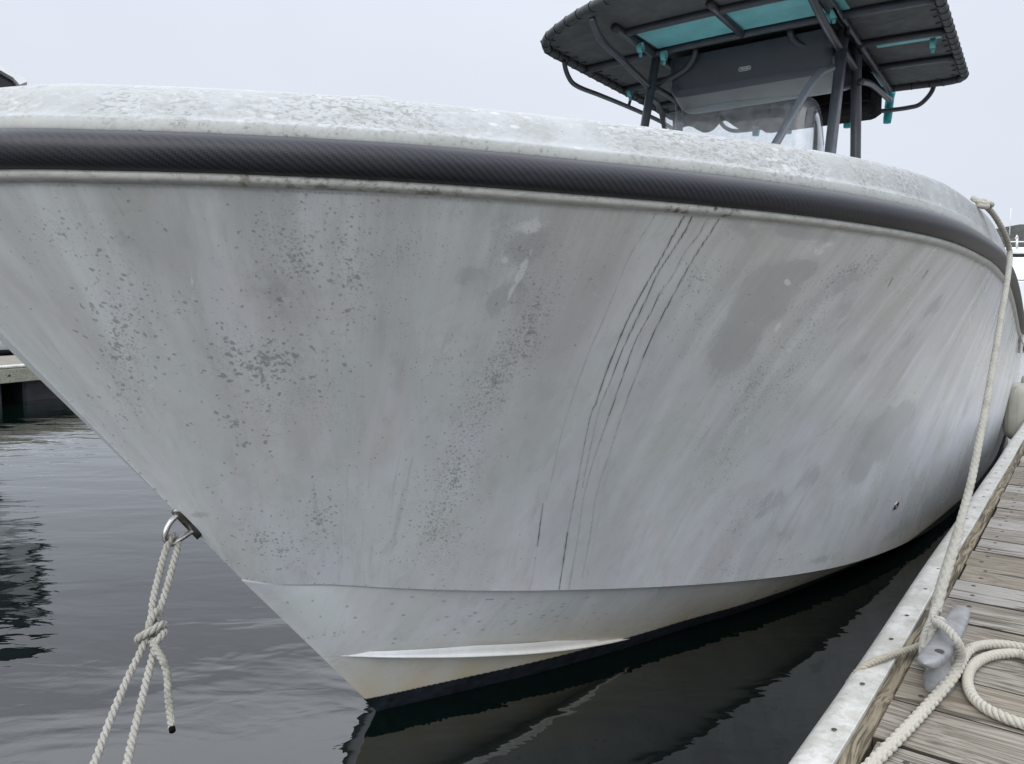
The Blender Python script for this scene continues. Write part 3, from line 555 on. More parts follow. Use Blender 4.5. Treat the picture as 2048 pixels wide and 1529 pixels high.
# starboard side and transom, plainer: joined into the same hull skin by a second mesh part
Ps, _ = topsides(160, 40); Ps[..., 1] *= -1
zero = np.zeros(Ps.shape[:2])
stb = gridmesh('hull_skin', to_world(Ps), M['hull'], boat, np.stack([np.repeat(_[:, None], 40, 1) + 20, Ps[..., 2]], -1))
# --- bottom, chine step, strake
def bottom(side, nu=420, nv=80):
    t = np.linspace(0, 1, nu) ** 1.6; sc = -.425 + t * 7.825; c = curve3(CH, sc); sw = t * 7.4; wl = curve3(WL, sw); 
    k = np.clip(t * 14, 0, 1); step = .020 * k
    c2 = c.copy(); c2[:, 1] = np.maximum(c[:, 1] - step, 0); c2[:, 2] -= .002
    kl = curve3(KL, sw); kl[:, 1] = 0
    v1 = np.linspace(0, 1, nv); Gd = []
    top = c2[:, None] * (1 - v1)[None, :, None] + wl[:, None] * v1[None, :, None]
    bulge = (4 * v1 * (1 - v1))[None] * np.interp(sc, [-.42, 0, 1, 2.2], [0, -.004, -.008, 0])[:, None]; top[..., 1] -= bulge
    v2 = np.linspace(0, 1, 16)[1:]; low = wl[:, None] * (1 - v2)[None, :, None] + kl[:, None] * v2[None, :, None]
    P = np.concatenate([c[:, None], top, low], 1); P[..., 1] = np.maximum(P[..., 1], 0) * side; return P
for side in (1, -1):
    Pb = bottom(side); Wb = to_world(Pb); a, b = Pb.shape[:2]
    ar = dict(specks=np.zeros((a, b)), drips=np.zeros((a, b)), grime=np.zeros((a, b)), chalk_sheen=np.zeros((a, b)), mildew=np.zeros((a, b)))
    ws = np.clip(1 - (Pb[..., 2] - .05) / .21, 0, 1) ** 1.1 * .95; ar['waterstain'] = ws * (.7 + .3 * np.sin(Pb[..., 0] * 14 + 2 * np.sin(Pb[..., 0] * 5)) ** 2)
    if side == 1:
        nb = RNG.integers(0, 1, 1); keep = (PX, PY, W, NU, NV, PXs, PYs, yc)
        W = Wb; NU, NV = a, b; rel = W - CAM; yc = rel[..., 1] * CT - rel[..., 2] * ST; zc = rel[..., 1] * ST + rel[..., 2] * CT; PX = 1024 + F * rel[..., 0] / yc; PY = 764.5 - F * zc / yc; PXs, PYs = PX[::5, ::5], PY[::5, ::5]
        specks = ar['specks']; drips = ar['drips']
        for _k in range(70): spot(RNG.uniform(540, 1250), RNG.uniform(1190, 1290), .0008 + .0016 * RNG.random() ** 2, RNG.uniform(.4, .9), RNG.uniform(1, 2.2), RNG.uniform(-.4, .4))
        drip([(1058, 1183), (1052, 1215)], .0012, .3); drip([(1025, 1200), (1018, 1260)], .0012, .22); drip([(1035, 1195), (1030, 1270)], .0014, .2); drip([(1012, 1200), (1000, 1290)], .0014, .2); drip([(1085, 1190), (1080, 1215)], .001, .25)
        PX, PY, W, NU, NV, PXs, PYs, yc = keep
    # above the paint line
    uvb = np.stack([Pb[..., 0] * .9 + 30, Pb[..., 2] * 1.1 + 3], -1)
    ob = gridmesh('hull_bottom', Wb, M['hull'], boat, uvb, ar, flip=side == 1)
    g = ob.data; g.materials.append(M['paint']); 
    zc_ = (Pb[:-1, :-1, 2] + Pb[1:, 1:, 2]).reshape(-1) / 2; xs_ = (Pb[:-1, :-1, 0]).reshape(-1)
    g.polygons.foreach_set('material_index', (zc_ < .0).astype(np.int32))
# transom
mb = MB(); sec = [B.w(7.4, 1.23, .94), B.w(7.4, 1.12, -.06), B.w(7.4, 0, -.58), B.w(7.4, -1.12, -.06), B.w(7.4, -1.23, .94)]; mb.add(sec, [(0, 1, 2, 3, 4)]); mb.build('transom', M['white'], boat, smooth=False)
# bottom paint band: a skin 2 mm proud of the bottom, up to 55 mm over the water
def paintband(side):
    rows = []; t = np.linspace(0, 1, 500) ** 1.3; sc = -.425 + t * 7.825
    Pb = bottom(1, 700, 90); out = []
    for i in range(Pb.shape[0]):
        r = Pb[i]; z = r[:, 2]
        if z.min() > .055: continue
        zt = min(.055, z[0]); lev = np.linspace(zt + (.0015 * math.sin(i * 1.7) if zt > .05 else 0), -.20, 22); zz = z[::-1]
        n = np.interp(lev, zz, r[::-1, 1]); s = np.interp(lev, zz, r[::-1, 0]); out.append(np.stack([s - .0015, (n + .0025) * side, lev], -1))
    # close on the stem, following its rake
    f0 = out[0].copy(); st = f0.copy(); st[:, 1] = 0; st[:, 0] = np.interp(st[:, 2], [-.42, -.28, -.16, 0, .5], [1., .5, .25, .0, -.425]) - .004
    return np.array([st] + out)
for side in (1, -1):
    Pp = paintband(side); o = gridmesh('bottom_paint', to_world(Pp), M['paint'], boat, flip=side == 1)
# upper part of the topsides under the paint line aft: band on topsides
Pt = []
Pl, _l = topsides(700, 260)
for i in range(Pl.shape[0]):
    z = Pl[i, :, 2]
    if z[0] > .054: continue
    lev = np.linspace(max(z[0], -.2), .055, 8); Pt.append(np.stack([np.interp(lev, z, Pl[i, :, 0]), np.interp(lev, z, Pl[i, :, 1]) + .0025, lev], -1))
gridmesh('bottom_paint', to_world(np.array(Pt)), M['paint'], boat, flip=True)
# lower spray strake: a wedge lying on the bottom, upper face catching the sky
def strake(name, T, wdt, m, up=.030):
    T = np.array(T); s = np.linspace(T[0, 0], T[-1, 0], 260); C = curve3(T, s); k = np.interp(s, [T[0, 0], T[0, 0] + .35, T[-1, 0]], [.05, 1, 1.25])[:, None]; k2 = k[:, 0]
    rows = []
    for i in range(len(s)):
        n0, z0 = C[i, 1], C[i, 2]; w_ = wdt * k2[i]; u = up * k2[i]
        rows.append([(s[i], n0 + u * .80 - .003, z0 + u * 1.35 + .006), (s[i] - w_ * .05, n0 + u * .62 + .002, z0 + u * .95), (s[i] - w_ * .12, n0 + w_ * .45 + .004, z0 + u * .52), (s[i] - w_ * .22, n0 + w_ * .78 + .004, z0 + u * .22 + .001), (s[i] - w_ * .3, n0 + w_ + .004, z0 + .002), (s[i] - w_ * .3, n0 + w_ + .0035, z0 - .001), (s[i], n0 - .006, z0 - .0045 * k2[i])])
    R = np.array(rows); return gridmesh(name, to_world(R), m, boat, np.stack([R[..., 0] + 40, R[..., 2]], -1), dict(waterstain=np.interp(R[..., 0], [-.1, .3, .9], [0, .25, .7])), flip=True)
st_o = strake('spray_strake', [(-.185, .008, .232), (-.04, .100, .198), (.171, .205, .150), (.406, .300, .100), (.65, .375, .058), (.95, .445, .020), (1.6, .62, -.04)], .0125, M['hull'], .018)
# ------------------------------------------------------------------ gunwale cap, rub rail, under-rail lip: swept round the bow
lA = np.concatenate([np.linspace(0, 1.6, 300), np.linspace(1.6, sheer_l(7.4), 300)[1:]])
def sweep(prof, name, m, closed=False, flange=None, parent=boat):
    prof = np.array(prof, float); ls = np.concatenate([-lA[::-1][:-1], lA]); s, n = sheer(np.abs(ls)); n = n * np.sign(ls)
    tx, ty = np.gradient(s), np.gradient(n); q = np.hypot(tx, ty); nx, ny = -ty / q, tx / q; z = tblz(s)
    o = np.repeat(prof[None, :, 0], len(s), 0)
    if name == 'gunwale':
        k = np.interp(s, [-.6, -.1, .3, .76, 1.8, 9], [.85, .66, .42, .24, .16, .16])[:, None]; o = np.where(o < -.033, -.033 + (o + .033) * k, o); zz = np.repeat(prof[None, :, 1], len(s), 0) * np.interp(s, [-.8, 0, .8, 1.8], [.95, .97, 1.02, 1.08])[:, None]
    else: zz = np.repeat(prof[None, :, 1], len(s), 0)
    Pq = np.stack([s[:, None] + nx[:, None] * o, n[:, None] + ny[:, None] * o, z[:, None] + zz], -1)
    pl = np.concatenate([[0], np.cumsum(np.hypot(*np.diff(prof, axis=0).T))]); uv = np.stack([np.repeat(ls[:, None], len(prof), 1), np.repeat(pl[None], len(ls), 0)], -1)
    at = {} if flange is None else dict(flange=np.repeat(np.array(flange, float)[None], len(ls), 0))
    return gridmesh(name, to_world(Pq), m, parent, uv, at, flip=True)
def smoothprof(pts, n=6):
    P3 = np.c_[np.array(pts), np.zeros(len(pts))]; return spline(P3, .0025)[:, :2]
th = np.linspace(-math.pi / 2, math.pi / 2, 26)
rp = [(-.045, -.0255), (-.028, -.0255)] + [(-.028 + .028 * math.cos(a), .0015 + .0270 * math.sin(a) ) for a in th][1:-1] + [(-.028, .0285), (-.045, .0285)]
sweep(rp, 'rub_rail', M['rail'])
lip = [(-.050, -.0235), (-.029, -.0245), (-.0265, -.0265), (-.0255, -.031), (-.0275, -.0355), (-.033, -.0390), (-.040, -.0410), (-.050, -.0420)]
LX = [float(sheer_l(-.23)), float(sheer_l(-.12)), float(sheer_l(-.80)), float(sheer_l(-.60))]; m_lip()
lo = sweep(smoothprof(lip), 'rail_backing_lip', M['lip'])
cp_ = [(-.046, .028), (-.034, .0295), (-.032, .031), (-.0325, .046), (-.0345, .050), (-.041, .0535), (-.052, .060), (-.075, .080), (-.105, .103), (-.135, .120), (-.165, .128), (-.21, .131), (-.24, .128), (-.25, .118), (-.252, .02)]
cps = smoothprof(cp_); fl = np.clip((.050 - cps[:, 1]) / .005, 0, 1) * (cps[:, 0] > -.1)
sweep(cps, 'gunwale', M['cap'], flange=fl)
# foredeck and its hatch, cockpit sole
mb = MB(); ring = []
def inner(l, off):
    s, n = sheer(l); a0, b0 = sheer(max(l - .02, 0)); a1, b1 = sheer(l + .02); q = math.hypot(a1 - a0, b1 - b0); return s + (b1 - b0) / q * off, max(0, n - (a1 - a0) / q * off)
rows = []
for l in np.linspace(.36, 2.1, 40):
    s, n = inner(l, .15); rows.append([B.w(s, n * k, float(tblz(s)) + .108 + .03 * (1 - k * k)) for k in np.linspace(-1, 1, 15)])
grid(mb, rows); mb.build('foredeck', M['cap'], boat)
mb = MB(); rows = []
for l in np.linspace(3.2, sheer_l(7.35), 30):
    s, n = inner(l, .30); n = min(n, .98); rows.append([B.w(s, -n, .62), B.w(s, n, .62)])
grid(mb, rows); mb.build('cockpit_sole', M['deck'], boat)
hb = hz(742, 196, 1.51); hl = B.l(hb); mb = MB(); rows = []
for a in np.linspace(0, math.pi / 2, 9):
    rows.append([B.w(hl[0] + .085 * math.cos(a) ** .6 * math.cos(q), hl[1] + .095 * math.cos(a) ** .6 * math.sin(q), 1.455 + .050 * math.sin(a)) for q in np.linspace(0, 2 * math.pi, 40, endpoint=False)])
grid(mb, rows, wrap=True); mb.build('deck_hatch', M['cap'], boat)
# through-hull drain
def fitting(px, py):
    d = (PX - px) ** 2 + (PY - py) ** 2; i, j = np.unravel_index(np.argmin(d), d.shape); c = W[i, j]; U = W[i + 3, j] - W[i - 3, j]; V = W[i, j + 3] - W[i, j - 3]; U /= np.linalg.norm(U); V -= (V @ U) * U; V /= np.linalg.norm(V); Nn = np.cross(U, V)
    if Nn @ (CAM - c) < 0: Nn = -Nn
    return c, U, V, Nn
c, U, V, Nn = fitting(1792, 1011); mb = MB(); mb2 = MB(); a = np.linspace(0, 2 * math.pi, 24, endpoint=False)
rows = [[c + U * r * math.cos(q) + V * r * math.sin(q) + Nn * h for q in a] for r, h in ((.019, -.002), (.018, .004), (.0155, .0065), (.0115, .006), (.0095, .002), (.009, -.004))]
grid(mb, rows, wrap=True); fo = mb.build('drain_fitting', M['steel_dark'], boat)
mb2.add([c + U * .0095 * math.cos(q) + V * .0095 * math.sin(q) + Nn * .0012 for q in a], [tuple(range(24))]); mb2.build('drain_hole', M['recess'], fo, smooth=False)
# louvred vent far aft on the side
c, U, V, Nn = fitting(2036, 690); mb = MB(); Vv = np.array([0, 0, 1.])
for k in range(4):
    o_ = U * (-.12 + k * .075); ring = [c + o_ + U * .0 - Vv * .05 + Nn * .004, c + o_ + U * .022 - Vv * .05 + Nn * .004, c + o_ + U * .022 + Vv * .05 + Nn * .004, c + o_ + Vv * .05 + Nn * .004]
    prism(mb, ring, Nn * .006)
mb.build('side_vent', M['steel_dark'], boat, smooth=False)
# ------------------------------------------------------------------ bow eye
def cpn(px, py, n=0.): return B.onN(px, py, n)
e0, e1 = cpn(346, 1022), cpn(398, 1076); ax = (e1 - e0) / np.linalg.norm(e1 - e0); Ln = np.linalg.norm(e1 - e0); out_ = np.cross(ax, B.n); out_ /= np.linalg.norm(out_)
if out_ @ np.array([0, 0, -1.]) < 0: out_ = -out_
eye = MB(); rows = []
for t in np.linspace(0, 1, 21):
    wv_ = max(.0015, .0175 * (1 - abs(2 * t - 1) ** 3.2) ** .5); c = e0 + ax * Ln * t
    rows.append([c + B.n * wv_ * x - out_ * (.016 * abs(x) ** 1.3 * wv_ / .0175 - .0) + out_ * h for x, h in ((-1, -.006), (-.95, .001), (-.6, .004), (0, .0055), (.6, .004), (.95, .001), (1, -.006))])
grid(eye, rows, flip=True); plate = eye.build('bow_eye_plate', M['steel_dark'], boat)
r1, r2 = e0 + ax * Ln * .16, e0 + ax * Ln * .74
U3 = [r1, cpn(341, 1045), cpn(331, 1066), cpn(333, 1082), cpn(345, 1088), cpn(358, 1080), r2]
mb = MB(); tube(mb, spline(U3, .002), .0061, 16); mb.build('bow_eye_ring', M['steel'], boat)
for r in (r1, r2):
    mb = MB(); 
# ------------------------------------------------------------------ T-top
ZT = 2.64
def crown(n): return .035 * (1 - (n / 1.0) ** 2)
s0, s1, nw = 2.37, 4.50, .985
def rrect(s0, s1, n0, n1, r, k=8):
    pts = []
    for cs, cn, a0 in ((s1 - r, n1 - r, 0), (s0 + r, n1 - r, 90), (s0 + r, n0 + r, 180), (s1 - r, n0 + r, 270)):
        for i in range(k + 1): a = math.radians(a0 + 90 * i / k); pts.append((cs + r * math.cos(a), cn + r * math.sin(a)))
    return pts
def densify(pts, st=.04):
    out = []
    for i in range(len(pts)):
        a, b = np.array(pts[i]), np.array(pts[(i + 1) % len(pts)]); k = max(1, int(np.linalg.norm(b - a) / st)); out += [tuple(a + (b - a) * j / k) for j in range(k)]
    return out
per = densify(rrect(s0, s1, -nw, nw, .13), .05); bow_ = lambda s, n: s - .38 * (1 - (n / nw) ** 2) * max(0, min(1, (3.2 - s) / .83)) if s < 3.2 else s
perW = [B.w(bow_(s, n), n, ZT + crown(n) * .6) for s, n in per]; perW.append(perW[0]); perW.append(perW[1])
mb = MB(); tube(mb, np.array(perW), .024, 14, cap=False); 
# canopy skin above the frame: a slab with thickness
xs = np.linspace(s0 + .005, s1 - .005, 40); ns = np.linspace(-nw + .005, nw - .005, 40)
def sag(s, n): return -.006 * abs(math.sin((s - s0) / .47 * math.pi)) * (1 - (n / nw) ** 2)
def slab(mb, sa, sb, na, nb, dz, th, k=24, full_=False):
    S = np.linspace(sa, sb, k); Q = np.linspace(na, nb, k); lo = [[B.w(bow_(s, n) if full_ else s, n, ZT + crown(n) * .6 + dz + sag(s, n)) for n in Q] for s in S]; hi = [[p + np.array([0, 0, th]) for p in r] for r in lo]
    grid(mb, lo); grid(mb, hi, flip=True)
    for L in ([r[0] for r in lo], [r[-1] for r in lo], lo[0], lo[-1]): grid(mb, [L, [p + np.array([0, 0, th]) for p in L]])
slab(mb, s0 + .006, s1 - .006, -nw + .006, nw - .006, .018, .006, 30, True); canopy = mb.build('canopy', M['canvas'], boat)
# lacing hoops round the wrapped edge
mb = MB(); pw = resample(np.array(perW), .105); T_, U_, V_ = frames(pw)
for i in range(len(pw) - 1):
    a = np.linspace(0, 2 * math.pi, 17); mb = MB(); tube(mb, np.array([pw[i] + (U_[i] * math.cos(q) + V_[i] * math.sin(q)) * .0255 for q in a]), .0020, 6, cap=False); mb.build('lacing_loop', M['black'], canopy)
mb = MB(); tube(mb, np.array(perW), .0245, 14, cap=False); mb.build('wrapped_edge', M['wrap'], canopy)
mb = MB(); pin = densify(rrect(s0 + .055, s1 - .055, -nw + .055, nw - .055, .11)); pinw = np.array([B.w(bow_(s, n), n, ZT + crown(n) * .6 + .014) for s, n in pin]); pinw = resample(np.vstack([pinw, pinw[:1]]), .105)
for i, p in enumerate(pinw[:-1]):
    mb = MB(); j = int(np.argmin(np.linalg.norm(pw - p, axis=1))); tube(mb, np.array([p, pw[j] + (p - pw[j]) * .3]), .003, 6)
    rr = [p + np.array([.007 * math.cos(a), .007 * math.sin(a), -.002]) for a in np.linspace(0, 2 * math.pi, 10, endpoint=False)]; prism(mb, rr, np.array([0, 0, -.003])); mb.build('grommet', M['tubing'], canopy)
# teal panels let into the canopy underside
for q in ((2.52, 2.87, -.47, -.02), (2.52, 2.87, .02, .47), (3.98, 4.44, .20, .50), (3.53, 3.575, .60, .93), (2.55, 2.87, .52, .585)):
    mb = MB(); slab(mb, q[0], q[1], q[2], q[3], .008, .004, 10); mb.build('teal_panel', M['teal'], canopy)
fr_mb = MB()
def ct(s, n0, n1, r=.021, dz=-.004):
    P_ = [B.w(s, n, ZT + crown(n) * .6 + dz - (.0)) for n in np.linspace(n0, n1, 14)]; tube(fr_mb, spline(P_, .03), r, 12)
ct(2.50, -.53, .53, .021); ct(2.90, -.96, .96, .023); ct(3.43, -.96, .96, .021); ct(3.95, -.96, .96, .019)
for n in (-.51, .53): tube(fr_mb, spline([B.w(s, n, ZT + crown(n) * .6 - .008) for s in (2.38, 2.9, 3.6, 4.49)], .04), .023, 12)
tube(fr_mb, spline([B.w(s, 0.02, ZT + crown(0) * .6 - .006) for s in (2.38, 2.9)], .04), .021, 12)
frame = fr_mb.build('canopy_frame', M['tubing'], boat)
def part_tube(name, pts, r, parent=frame, m=None, step=.015, n=14):
    mb = MB(); tube(mb, spline(pts, step), r, n); return mb.build(name, m or M['tubing'], parent)
NP, NS = .52, -.51
LA_t, LA_b = B.onN(1690, 42, NP), B.onN(1661, 300, NP + .03)
def extend(a, b, k): return b + (b - a) * k
part_tube('leg', [LA_t, LA_b, extend(LA_t, LA_b, 1.9)], .0285)
LB_t, LB_b = B.onN(1713, 92, NP), B.onN(1711, 312, NP + .02); part_tube('leg', [LB_t, LB_b, extend(LB_t, LB_b, 1.7)], .0290)
LS_t, LS_b = B.onN(1314, 108, NS), B.onN(1290, 248, NS); part_tube('leg', [LS_t, LS_b, extend(LS_t, LS_b, 3.)], .0255)
LT_t, LT_b = B.onN(1361, 148, NS), B.onN(1358, 250, NS); part_tube('leg', [LT_t, LT_b, extend(LT_t, LT_b, 4.)], .0255)
# braces
def br_(pts, r=.0185, n=NP): part_tube('brace', [B.onN(x, y, n) for x, y in pts], r)
br_([(1616, -22), (1626, 0), (1646, 42), (1684, 106)], .0200)
br_([(1184, 36), (1190, 55), (1203, 80), (1240, 117), (1296, 172)], .0180, NS)
br_([(1682, 96), (1697, 118), (1715, 146)], .0185)
br_([(1310, 176), (1335, 190), (1358, 208)], .0170, NS)
br_([(1664, 136), (1640, 147), (1622, 168), (1593, 216), (1556, 280), (1538, 312)], .0175, NP + .02)
br_([(1301, 196), (1314, 207), (1322, 224), (1328, 250), (1332, 275)], .0160, NS)
part_tube('brace', [B.onS(1299, 176, 2.99), B.onS(1338, 158, 2.97), B.onS(1374, 136, 2.95), B.onS(1389, 112, 2.93), B.onS(1392, 98, 2.92)], .0170)
part_tube('brace', [B.onS(1676, 106, 3.05), B.onS(1636, 99, 3.0), B.onS(1600, 90, 2.97), B.onS(1584, 76, 2.94), B.onS(1580, 60, 2.93)], .0180)
br_([(1722, 163), (1740, 168), (1758, 182), (1779, 200)], .0185, .56)
# grab rails hung under the canopy edge
st_pts = [B.onN(x, y, -.97) for x, y in ((1128, 122), (1131, 138), (1136, 152), (1143, 164), (1155, 173), (1200, 191), (1256, 214), (1320, 243), (1352, 262))]
part_tube('grab_rail', st_pts, .0145); part_tube('grab_rail_post', [B.onN(1263, 192, -.97), B.onN(1257, 213, -.97)], .011)
SA = 4.53
aft_pts = [B.onS(x, y, SA) for x, y in ((1869, 164), (1865, 180), (1855, 195), (1838, 210), (1815, 216), (1720, 227), (1640, 236), (1560, 249), (1490, 261), (1462, 261), (1445, 250), (1438, 232), (1434, 215))]
aftr = part_tube('aft_rail', aft_pts, .0155)
# rod holders
for (x0, y0, x1, y1, sc_) in ((1781, 186, 1774, 247, SA + .035), (1699, 205, 1694, 256, SA + .035), (1583, 212, 1576, 268, SA + .035), (1516, 226, 1511, 272, SA + .035)):
    a_, b_ = B.onS(x0, y0, sc_), B.onS(x1, y1, sc_); P_ = np.array([a_ + (b_ - a_) * t for t in np.linspace(0, 1, 12)]); mb = MB()
    tube(mb, P_, .026, 16, rad=np.concatenate([[.034, .031], np.full(8, .0285), [.0265, .024]])); mb.build('rod_holder', M['tealtube'], boat)
# teal straps on the frame
for (x, y, n) in ((1281, 96, NS), (1328, 112, NS + .12), (1668, 26, NP - .04), (1655, 38, NP - .12), (1866, 87, .9), (1260, 186, -.93), (1457, 200, -.1)):
    c = hz(x, y, ZT - .025) if n != -.1 else B.onS(x, y, 3.6); mb = MB(); a = np.linspace(0, 2 * math.pi, 15)
    w0 = MB(); rows = [[c + B.d * .026 * math.cos(q) * (1 if k else 1) + np.array([0, 0, 1]) * .028 * math.sin(q) + B.n * (h) for q in a] for k, h in ((0, -.014), (1, .014))]
    grid(mb, rows); prism(mb, [c + B.n * -.012 + np.array([0, 0, -.025]), c + B.n * .012 + np.array([0, 0, -.025]), c + B.n * .008 + np.array([0, 0, -.052]), c + B.n * -.008 + np.array([0, 0, -.052])], B.d * .004)
    mb.build('teal_strap', M['teal'], frame)
mb = MB(); cpts = [B.onN(x, y, .56) for x, y in ((1668, 18), (1680, 40), (1692, 58), (1690, 68), (1704, 76), (1712, 92), (1722, 108))]; tube(mb, spline(cpts, .01), .006, 8); mb.build('cable', M['black'], frame)
# electronics box under the canopy
sec = [(2.96, 2.62), (2.965, 2.55), (2.985, 2.435), (3.00, 2.418), (3.03, 2.405), (3.16, 2.345), (3.22, 2.345), (3.50, 2.42), (3.58, 2.62)]
sec = [tuple(p) for p in sec]
def boxrow(n, k): cs, cz = 3.3, 2.50; return [B.w(cs + (s - cs) * (1 - .10 * k), n, cz + (z - cz) * (1 - (.22 if z < 2.5 else 0) * k)) for s, z in sec]
mb = MB(); rows = [boxrow(n, k) for n, k in ((-.445, 1.), (-.44, .75), (-.425, .45), (-.395, .15), (-.35, 0), (-.1, 0), (.2, 0), (.42, 0), (.455, .15), (.48, .5), (.485, 1.))]
grid(mb, rows, wrap=True); nn = len(sec); mb.add(rows[0], [tuple(range(nn))]); mb.add(rows[-1], [tuple(range(nn))[::-1]])
ebox = mb.build('electronics_box', M['boxgrey'], boat, auto=28)
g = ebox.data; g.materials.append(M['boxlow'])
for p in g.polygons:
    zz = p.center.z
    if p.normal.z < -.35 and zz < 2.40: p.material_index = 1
# badge: rounded outline with small lettering strokes
bc = B.onS(1490, 138, 2.975); u_ = B.n; v_ = np.array([0, 0, 1.]); mb = MB(); loop = rrect(-.0105, .0105, -.034, .034, .010, 6); loop3 = [bc + v_ * a - B.d * .004 + u_ * b for a, b in loop]; loop3 += loop3[:2]
tube(mb, np.array(loop3), .0018, 6, cap=False)
for k in range(7):
    x = -.021 + k * .0075; prism(mb, [bc + u_ * (x - .0024) - v_ * .005 - B.d * .003, bc + u_ * (x + .0024) - v_ * .005 - B.d * .003, bc + u_ * (x + .0024) + v_ * .005 - B.d * .003, bc + u_ * (x - .0024) + v_ * .005 - B.d * .003], -B.d * .003)
mb.build('badge', M['badge'], ebox, smooth=False)
# black bolster behind the box and rolled curtain with a wavy hem
mb = MB(); box(mb, B, 3.72, 4.15, -.22, .545, 2.375, 2.60, .03); mb.build('overhead_bag', M['black'], boat)
hem = [(1345, 262), (1375, 251), (1400, 262), (1420, 258), (1446, 240), (1470, 254), (1488, 260), (1500, 250), (1512, 240), (1560, 235), (1590, 232), (1616, 222), (1640, 208), (1690, 205), (1738, 200)]
hp = [B.l(B.onS(x, y, 3.68)) for x, y in hem]; nn_ = np.array([p[1] for p in hp]); zz_ = np.array([p[2] for p in hp]); q = np.linspace(nn_[0], nn_[-1], 60); hzv = spline(np.c_[nn_, zz_, zz_ * 0], .02); hzz = np.interp(q, hzv[:, 0], hzv[:, 1])
mb = MB(); fr0 = [B.w(3.68 + .02 * math.sin(a * 22), a, b) for a, b in zip(q, hzz)]; top_ = [B.w(3.68, a, 2.50) for a in q]
rows = [top_, fr0, [p + B.d * .05 for p in fr0], [p + B.d * .05 for p in top_]]; grid(mb, rows, flip=True); mb.build('rolled_curtain', M['black'], boat)
# console and windshield
mb = MB(); box(mb, B, 2.75, 3.55, -.46, .46, .62, 1.50, .06); mb.build('console', M['white'], boat)
ws = [(1331, 229, 0), (1390, 216, 0), (1450, 205.5, 0), (1520, 197.5, 0), (1590, 191.5, 0), (1612, 193, .0), (1628, 199, .02), (1638, 212, .05), (1643, 235, .09), (1648, 290, .14)]
NSW = -.50
def wsp(x, y, back): return B.onS(x, y, 2.78 + back)
top_w = spline([wsp(*p) for p in ws], .02); bl, brr = wsp(1331, 229, 0), wsp(1648, 290, .14)
rows = []
for p in top_w:
    l = B.l(p); rows.append([p, B.w(l[0] - .10 * (l[2] - 1.45) / .6 , l[1] * 1.0 + .0, 1.44)])
R = np.array(rows); G_ = np.stack([R[:, 0] * (1 - t) + R[:, 1] * t for t in np.linspace(0, 1, 14)], 1)
mb = MB(); grid(mb, G_); wsh = mb.build('windshield', M['glass'], boat); sm = wsh.modifiers.new('thick', 'SOLIDIFY'); sm.thickness = .005
mb = MB(); tube(mb, top_w, .0022, 6); mb.build('windshield_edge', M['glass'], boat)
# helm seat tops seen through the acrylic
mb = MB(); rows = []
for a in np.linspace(-math.pi / 2, math.pi / 2, 11): rows.append([B.w(4.0 + .09 * math.cos(a) * math.sin(q), -.42 + .17 * math.cos(a) * math.cos(q), 1.95 + .11 * math.sin(a)) for q in np.linspace(0, 2 * math.pi, 22, endpoint=False)])
grid(mb, rows, wrap=True); mb.build('headrest', M['black'], boat)
# deck cleat on the gunwale
gc = B.l(hz(1962, 408, 1.432))
# ------------------------------------------------------------------ near dock
dock = empty('wooden_dock', DK.w(2, .6, 0), 'grey weathered plank dock with white rubbing strip on the near right', 'dock')
def localize(o):
    """origin on the object's own start so the wood grain has its own frame"""
    return o
PIT = .1468; S_START = 1.2235 - PIT * 24
rz = Matrix(((DK.n[0], DK.d[0], 0), (DK.n[1], DK.d[1], 0), (0, 0, 1))).to_euler()
ID = Frame(0, (0, 0, 0))
class LF:      # local frame: x = along plank, y = across
    def w(s, a, b, c): return np.array([b, a, c])
LFr = LF(); plank_me = []
for k in range(5):
    mb = MB(); box(mb, LFr, .0, PIT - .0075, 0, 1.75, -.038, 0, .0012)
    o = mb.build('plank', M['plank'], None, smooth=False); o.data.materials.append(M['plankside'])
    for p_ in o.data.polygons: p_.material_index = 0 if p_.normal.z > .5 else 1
    plank_me.append(o.data); bpy.data.objects.remove(o)
mbn = MB(); a = np.linspace(0, 2 * math.pi, 12, endpoint=False); rows = [[(.0048 * math.cos(q), .0048 * math.sin(q), .0004) for q in a], [(.0036 * math.cos(q), .0036 * math.sin(q), .0012) for q in a]]; grid(mbn, rows, wrap=True, flip=True); mbn.add(rows[1], [tuple(range(12))]); on = mbn.build('nail', M['nail'], None); nail_me = on.data; bpy.data.objects.remove(on)
dl = Vector(dock.location)
for i in range(92):
    s = S_START + i * PIT; jig = random.uniform(-.006, .003)
    o = bpy.data.objects.new('plank', plank_me[i % 5]); col.objects.link(o); p = DK.w(s, -.2335 + jig, .460 + random.uniform(-.0015, .0015)); o.parent = dock
    o.location = Vector(p) - dl; o.rotation_euler = (random.uniform(-.004, .004), 0, rz.z + random.uniform(-.002, .002))
    if .9 < s < 7:
        for (u, v) in ((.036 + random.uniform(-.006, .01), .036), (.042 + random.uniform(-.008, .01), .107), (.26 + random.uniform(-.01, .01), .04), (.26, .105)):
            if u > .2 and s > 4: continue
            q = bpy.data.objects.new('nail', nail_me); col.objects.link(q); q.parent = o; q.location = (u, v + random.uniform(-.006, .006), .0002); q.scale = (1, random.uniform(.8, 1), 1)
